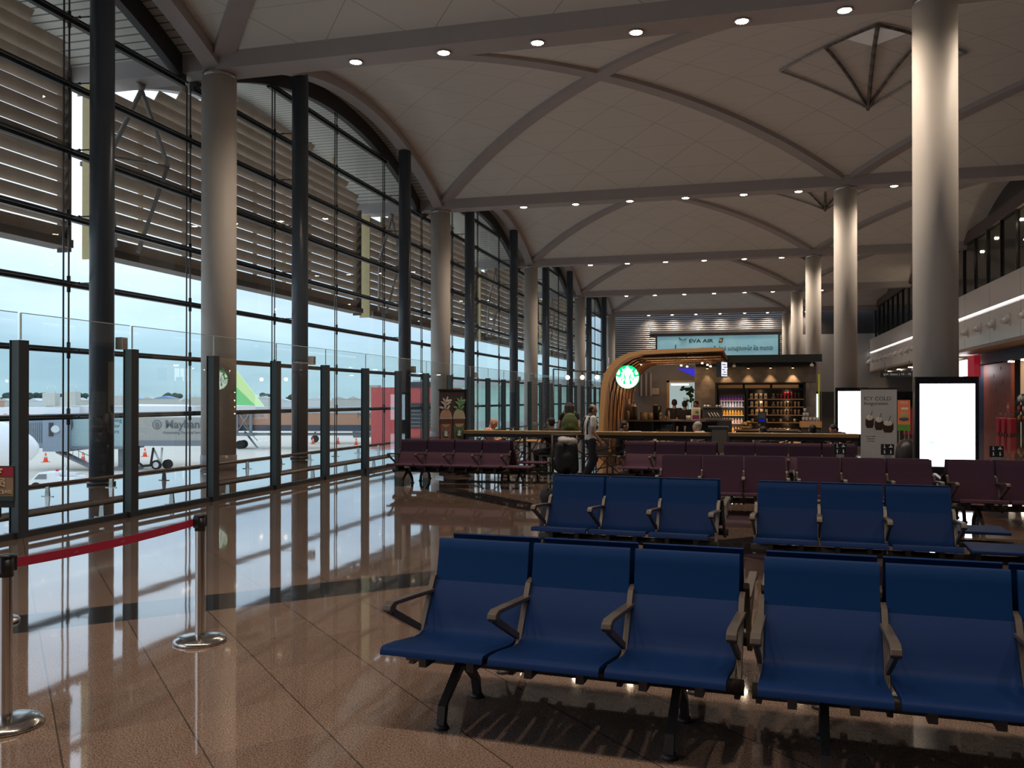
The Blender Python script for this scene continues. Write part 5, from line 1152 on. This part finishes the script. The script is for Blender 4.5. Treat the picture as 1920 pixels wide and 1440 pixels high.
mb.add([(2.3, -.4, 1.55), (5.4, -.4, .0), (5.4, .6, .0), (2.3, .6, 1.55), (2.3, -.4, 1.35), (5.2, -.4, -.0), (5.2, .6, -.0), (2.3, .6, 1.35)], [(0, 1, 2, 3), (0, 1, 5, 4), (3, 2, 6, 7)]).tube([(2.3, -.4, 2.3), (5.3, -.4, .9)], .03, 6)
for i in range(8): u = i / 7; mb.cyl((2.3 + 3 * u, -.4, 1.5 - 1.45 * u), (2.3 + 3 * u, -.4, 2.3 - 1.4 * u), .02, n=6)
mb.build('service_stairs', ST, t)
for px, py in ((99, 765), (137, 772)):
    pass
for i, (px, h_) in enumerate(((96, 1.5), (135, 1.6), (220, 1.3), (373, 1.2))):
    xx, yy, _ = far(px, 68.5); b = thing('rooftop_unit', 'pale boxy rooftop unit on the boarding bridge, %s from left' % ORD[i], 'rooftop unit', (xx, yy, ZG + 4.85), .2586, 'bridge rooftop units')
    MB().box((-.5, -.4, 0), (.5, .4, h_ - .5)).build('unit_body', mat('unit_cream', (.6, .58, .50), .6), b, bevel=.05); MB().tube([(-.3, 0, h_ - .5), (-.3, 0, h_), (.3, 0, h_), (.3, 0, h_ - .5)], .03, 6).build('guard_rail', M['white'], b)
# boarding bridge 2
x, y, z = far(440, 95); t = thing('boarding_bridge', 'terracotta and grey boarding bridge seen between the window pillars', 'boarding bridge', (x, y, ZG), .2586)
S2 = 95 / 1655.34
def b2(px0, px1, py0, py1, d0, d1, m_, name): return MB().box(((px0 - 440) * S2, d0, 1.65 - (py1 - 748.4) * S2 - ZG), ((px1 - 440) * S2, d1, 1.65 - (py0 - 748.4) * S2 - ZG)).build(name, m_, t)
b2(400, 712, 763, 776, 0, 3, mat('bridge_roof_pale', (.5, .52, .52), .5), 'roof'); b2(400, 712, 775, 798, .0, 2.6, OR, 'tunnel_side'); b2(400, 712, 797, 808, -.05, 2.7, mat('bridge_navy_band', (.05, .07, .10), .5), 'dark_band'); b2(400, 712, 813, 817, .5, 2, ST, 'chassis')
for px in (444, 470): MB().box(((px - 440) * S2, -.5, 1.65 - (812 - 748.4) * S2 - ZG), ((px + 5 - 440) * S2, -.3, 1.65 - (768 - 748.4) * S2 - ZG)).build('lift_column', ST, t)
MB().tube([((446 - 440) * S2, -.4, 1.8), ((472 - 440) * S2, -.4, 4.0)], .1, 6).tube([((448 - 440) * S2, -.4, 4.0), ((472 - 440) * S2, -.4, 1.9)], .08, 6).build('cross_brace', ST, t)
b2(440, 478, 812, 817, -.7, 1, ST, 'lift_base'); MB().cyl((.6, -.3, .45), (.6, .2, .45), .45).cyl((.6, .9, .45), (.6, 1.4, .45), .45).build('bogie_wheel', TY, t)
text('lettering', 'Maybank', .8, ink, t, (1.8, -.02, 3.6)); text('lettering', 'Maybank', .8, ink, t, (14.6, -.02, 3.6))
mb = MB().add([(1.2, -.8, 1.9), (2.6, -.8, .1), (2.6, 0, .1), (1.2, 0, 1.9)], [(0, 1, 2, 3)]).tube([(1.2, -.8, 2.6), (2.7, -.8, .9)], .04, 6); mb.build('service_stairs', ST, t)
# tail fin plane
x, y, z = far(440, 135); t = thing('green_tailed_aircraft', 'airliner with lime green and teal tail fin behind the second bridge', 'aircraft', (x, y, ZG), .2586)
f_ = 135 / 1655.34
tailpts = [(-3, 4.2), (4.0, 4.2), (-.4, 10.2), (-1.6, 10.2)]
tailpts = [(-5.2, 4.0), (4.7, 4.0), (.3, 9.7), (-1.5, 10.6)]
MB().prism(tailpts, 'y', -.15, .15).build('tail_fin', mat('lime_fin', (.62, .80, .35), .4, emit=.15), t)
MB().prism([(-5.4, 4.0), (3.6, 4.0), (-.4, 7.9), (-3.4, 8.6)], 'y', -.18, -.15).build('green_band', mat('green_fin', (.20, .62, .22), .4, emit=.1), t)
MB().prism([(-5.4, 4.0), (1.0, 4.0), (-2.4, 6.2), (-4, 6.4)], 'y', -.21, -.18).build('teal_band', mat('teal_fin', (.05, .40, .50), .4, emit=.1), t)
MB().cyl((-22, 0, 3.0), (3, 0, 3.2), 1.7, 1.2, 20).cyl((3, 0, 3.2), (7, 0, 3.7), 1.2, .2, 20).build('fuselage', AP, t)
MB().prism([(2, 0), (4, 6), (5, 6), (5, 0)], 'z', 3.6, 3.75).build('tailplane', AP, t)
# aircraft under bridge 2
x, y, z = far(600, 109); t = thing('white_aircraft_belly', 'white aircraft fuselage and engine visible under the terracotta bridge', 'aircraft', (x, y, ZG), .2586)
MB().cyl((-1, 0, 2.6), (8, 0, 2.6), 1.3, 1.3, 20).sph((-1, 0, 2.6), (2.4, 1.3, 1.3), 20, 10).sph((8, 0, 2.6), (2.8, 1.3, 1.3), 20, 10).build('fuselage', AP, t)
MB().cyl((4.6, -2.4, 1.3), (7.6, -2.4, 1.3), .62, .5, 20).build('engine', mat('engine_grey', (.3, .33, .34), .4), t); MB().cyl((4.55, -2.4, 1.3), (4.6, -2.4, 1.3), .5).build('engine_intake', M['dark'], t)
MB().cyl((-.6, -.2, .45), (-.6, .2, .45), .45).cyl((-.6, 0, .45), (-.6, 0, 1.6), .1).build('landing_gear', TY, t)
MB().box((1, -6, 2.2), (4.6, -.9, 2.35)).build('wing', AP, t)
# cones
for i, (px, D) in enumerate(((86, 75), (156, 76), (272, 82), (587, 105), (634, 105), (668, 103))):
    xx, yy, _ = far(px, D); b = thing('traffic_cone', 'orange traffic cone with white band on the apron, %s from left' % ORD[i], 'cone', (xx, yy, ZG), 0, 'traffic cones on the apron')
    MB().cyl((0, 0, .04), (0, 0, .8), .2, .05, 16).box((-.25, -.25, 0), (.25, .25, .05)).build('cone_body', mat('cone_orange', (.85, .12, .05), .5, emit=.2), b)
    MB().cyl((0, 0, .4), (0, 0, .55), .135, .10, 16).build('white_band', M['white'], b)
# service vehicle low left
x, y, z = far(98, 51); t = thing('service_vehicle', 'white low service vehicle below the windows at left', 'vehicle', (x, y, ZG), .2586)
MB().prism([(-1.0, .3), (-.9, .75), (-.5, 1.15), (.5, 1.2), (.6, .9), (1.6, .9), (1.6, .3)], 'y', -.6, .8).build('body', AP, t, bevel=.06)
MB().prism([(-.7, .78), (-.45, 1.05), (.0, 1.07), (.0, .78)], 'y', -.63, -.6).build('side_window', M['grey'], t)
MB().cyl((.75, 0, 1.0), (.75, 0, 1.45), .05).box((.4, -.3, 1.0), (1.5, .4, 1.1)).build('rear_rack', M['white'], t); MB().sph((.3, 0, 1.25), (.1, .1, .08)).build('beacon', mat('beacon_red', (.7, .05, .05), .4), t)
for a in (-.6, 1.1): MB().cyl((a, -.65, .3), (a, -.45, .3), .3).build('wheel', TY, t)
# red building, lamp post, teal building
t = thing('red_terminal_block', 'coral red building block seen through the windows past the bridge', 'building', (-31, 70, ZG))
MB().box((0, 0, 0), (6.2, 6, 6.35)).build('wall', mat('coral_render', (.62, .11, .10), .7), t)
lv_ = MB().box((3.6, -.1, 2.9), (6.1, 0, 5.0)).build('dark_louvre', M['dark'], t)
for i in range(6): MB().box((3.7, -.14, 3.05 + i * .32), (6.0, -.1, 3.12 + i * .32)).build('louvre_slat', M['grey'], lv_)
MB().box((3.4, -.12, 0), (6.15, 0, 2.1)).build('lower_opening', mat('dark_maroon', (.12, .04, .05), .7), t)  # dark maroon panel set on the wall face
MB().box((3.4, -.1, 6.35), (6.2, 3, 6.8)).build('roof_edge', M['dark'], t)
MB().box((0, -.6, 0), (2.6, -.4, 1.3)).build('pale_barrier', mat('pale_pinkish', (.6, .35, .3), .6), t)
x, y, z = far(704, 80); t = thing('white_post_block', 'white square post in front of the coral red building', 'post', (x, y, ZG))
MB().box((-.3, -.3, 0), (.3, .3, 5.0)).build('post', mat('white_post', (.62, .70, .66), .6), t); MB().box((-.5, -.4, 5.0), (.4, .4, 6.6)).build('cabinet_head', mat('post_cabinet', (.5, .5, .44), .6), t)
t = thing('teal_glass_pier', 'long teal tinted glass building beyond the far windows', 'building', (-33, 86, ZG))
MB().box((0, 0, 0), (16, 70, 6.7)).build('glass_wall', mat('teal_glazing_glow', (.36, .58, .53), .3, noise=.35, scale=.35, emit=.30, ecol=(.45, .78, .70)), t)  # own glow added to the glazing to brighten it, no lamp
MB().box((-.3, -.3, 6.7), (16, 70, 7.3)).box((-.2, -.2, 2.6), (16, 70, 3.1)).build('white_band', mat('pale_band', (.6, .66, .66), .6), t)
mb = MB()
for i in range(24): mb.box((-.15, i * 3, 0), (0, i * 3 + .25, 6.7))
for i in range(6): mb.box((i * 3, -.15, 0), (i * 3 + .25, 0, 6.7))
mb.build('mullion_grid', mat('teal_mullion', (.2, .35, .33), .5), t)
# distant town
tc_ = [((.62, .60, .56), 'pale'), ((.20, .36, .62), 'blue roofed'), ((.48, .30, .24), 'brick coloured'), ((.75, .77, .78), 'white')]
tm = [mat('town_' + n_.split()[0], c, .8, noise=.1) for c, n_ in tc_]
px = -30; i = 0
while px < 830:
    D = 480 + 160 * random.random(); w_ = (14 + 26 * random.random()) * D / 1655; q = random.choice((0, 0, 1, 2, 3, 3)); xx, yy, _ = far(px, D); h = (7.0 + 3.2 * random.random())
    t = thing('distant_building', '%s low building in the distant town, %s from the left' % (tc_[q][1], ORD[i] if i < 36 else 'far right'), 'building', (xx, yy, ZG - .25), .2586, 'distant town buildings')
    MB().box((-w_ / 2, -4, 0), (w_ / 2, 4, h * .6)).build('wall', tm[(q + 3) % 4 if q == 1 else q], t)
    MB().prism([(-w_ / 2 - .3, h * .6), (0, h * .6 + 1.6), (w_ / 2 + .3, h * .6)], 'y', -4.3, 4.3).build('roof', tm[q], t)
    px += w_ * 1655 / D * 1.08 + 3 * random.random(); i += 1
tg = mat('distant_tree', (.045, .075, .06), .9)
for i, px in enumerate((15, 48, 66, 76, 86, 120, 150, 318, 334, 500, 545, 720, 870)):
    D = 700 + (i * 37) % 90; xx, yy, _ = far(px, D); t = thing('distant_tree', 'dark green tree at the far edge of the airfield, %s from the left' % ORD[i], 'tree', (xx, yy, ZG - .25), 0, 'trees at the airfield edge')
    mb = MB()
    for j in range(7): mb.sph((random.uniform(-4.5, 4.5), random.uniform(-1, 1), 6.5 + random.uniform(-1.5, 2.8)), (3.2, 2.4, 2.2), 8, 6)
    mb.build('foliage', tg, t); MB().cyl((0, 0, 0), (0, 0, 4), .4, .25, 8).build('trunk', tg, t)
for i, px in enumerate((10, 53, 307, 338)):
    xx, yy, _ = far(px, 230); t = thing('airfield_marker', 'red and white airfield marker board on the grass, %s from left' % ORD[i], 'marker', (xx, yy, ZG - .25), .2586, 'airfield marker boards')
    MB().box((-.5, -.05, 1.6), (.5, .05, 3.0)).build('board', mat('marker_red', (.75, .06, .06), .5), t); MB().box((-.06, -.05, 0), (.06, .05, 1.6)).build('post', M['white'], t)
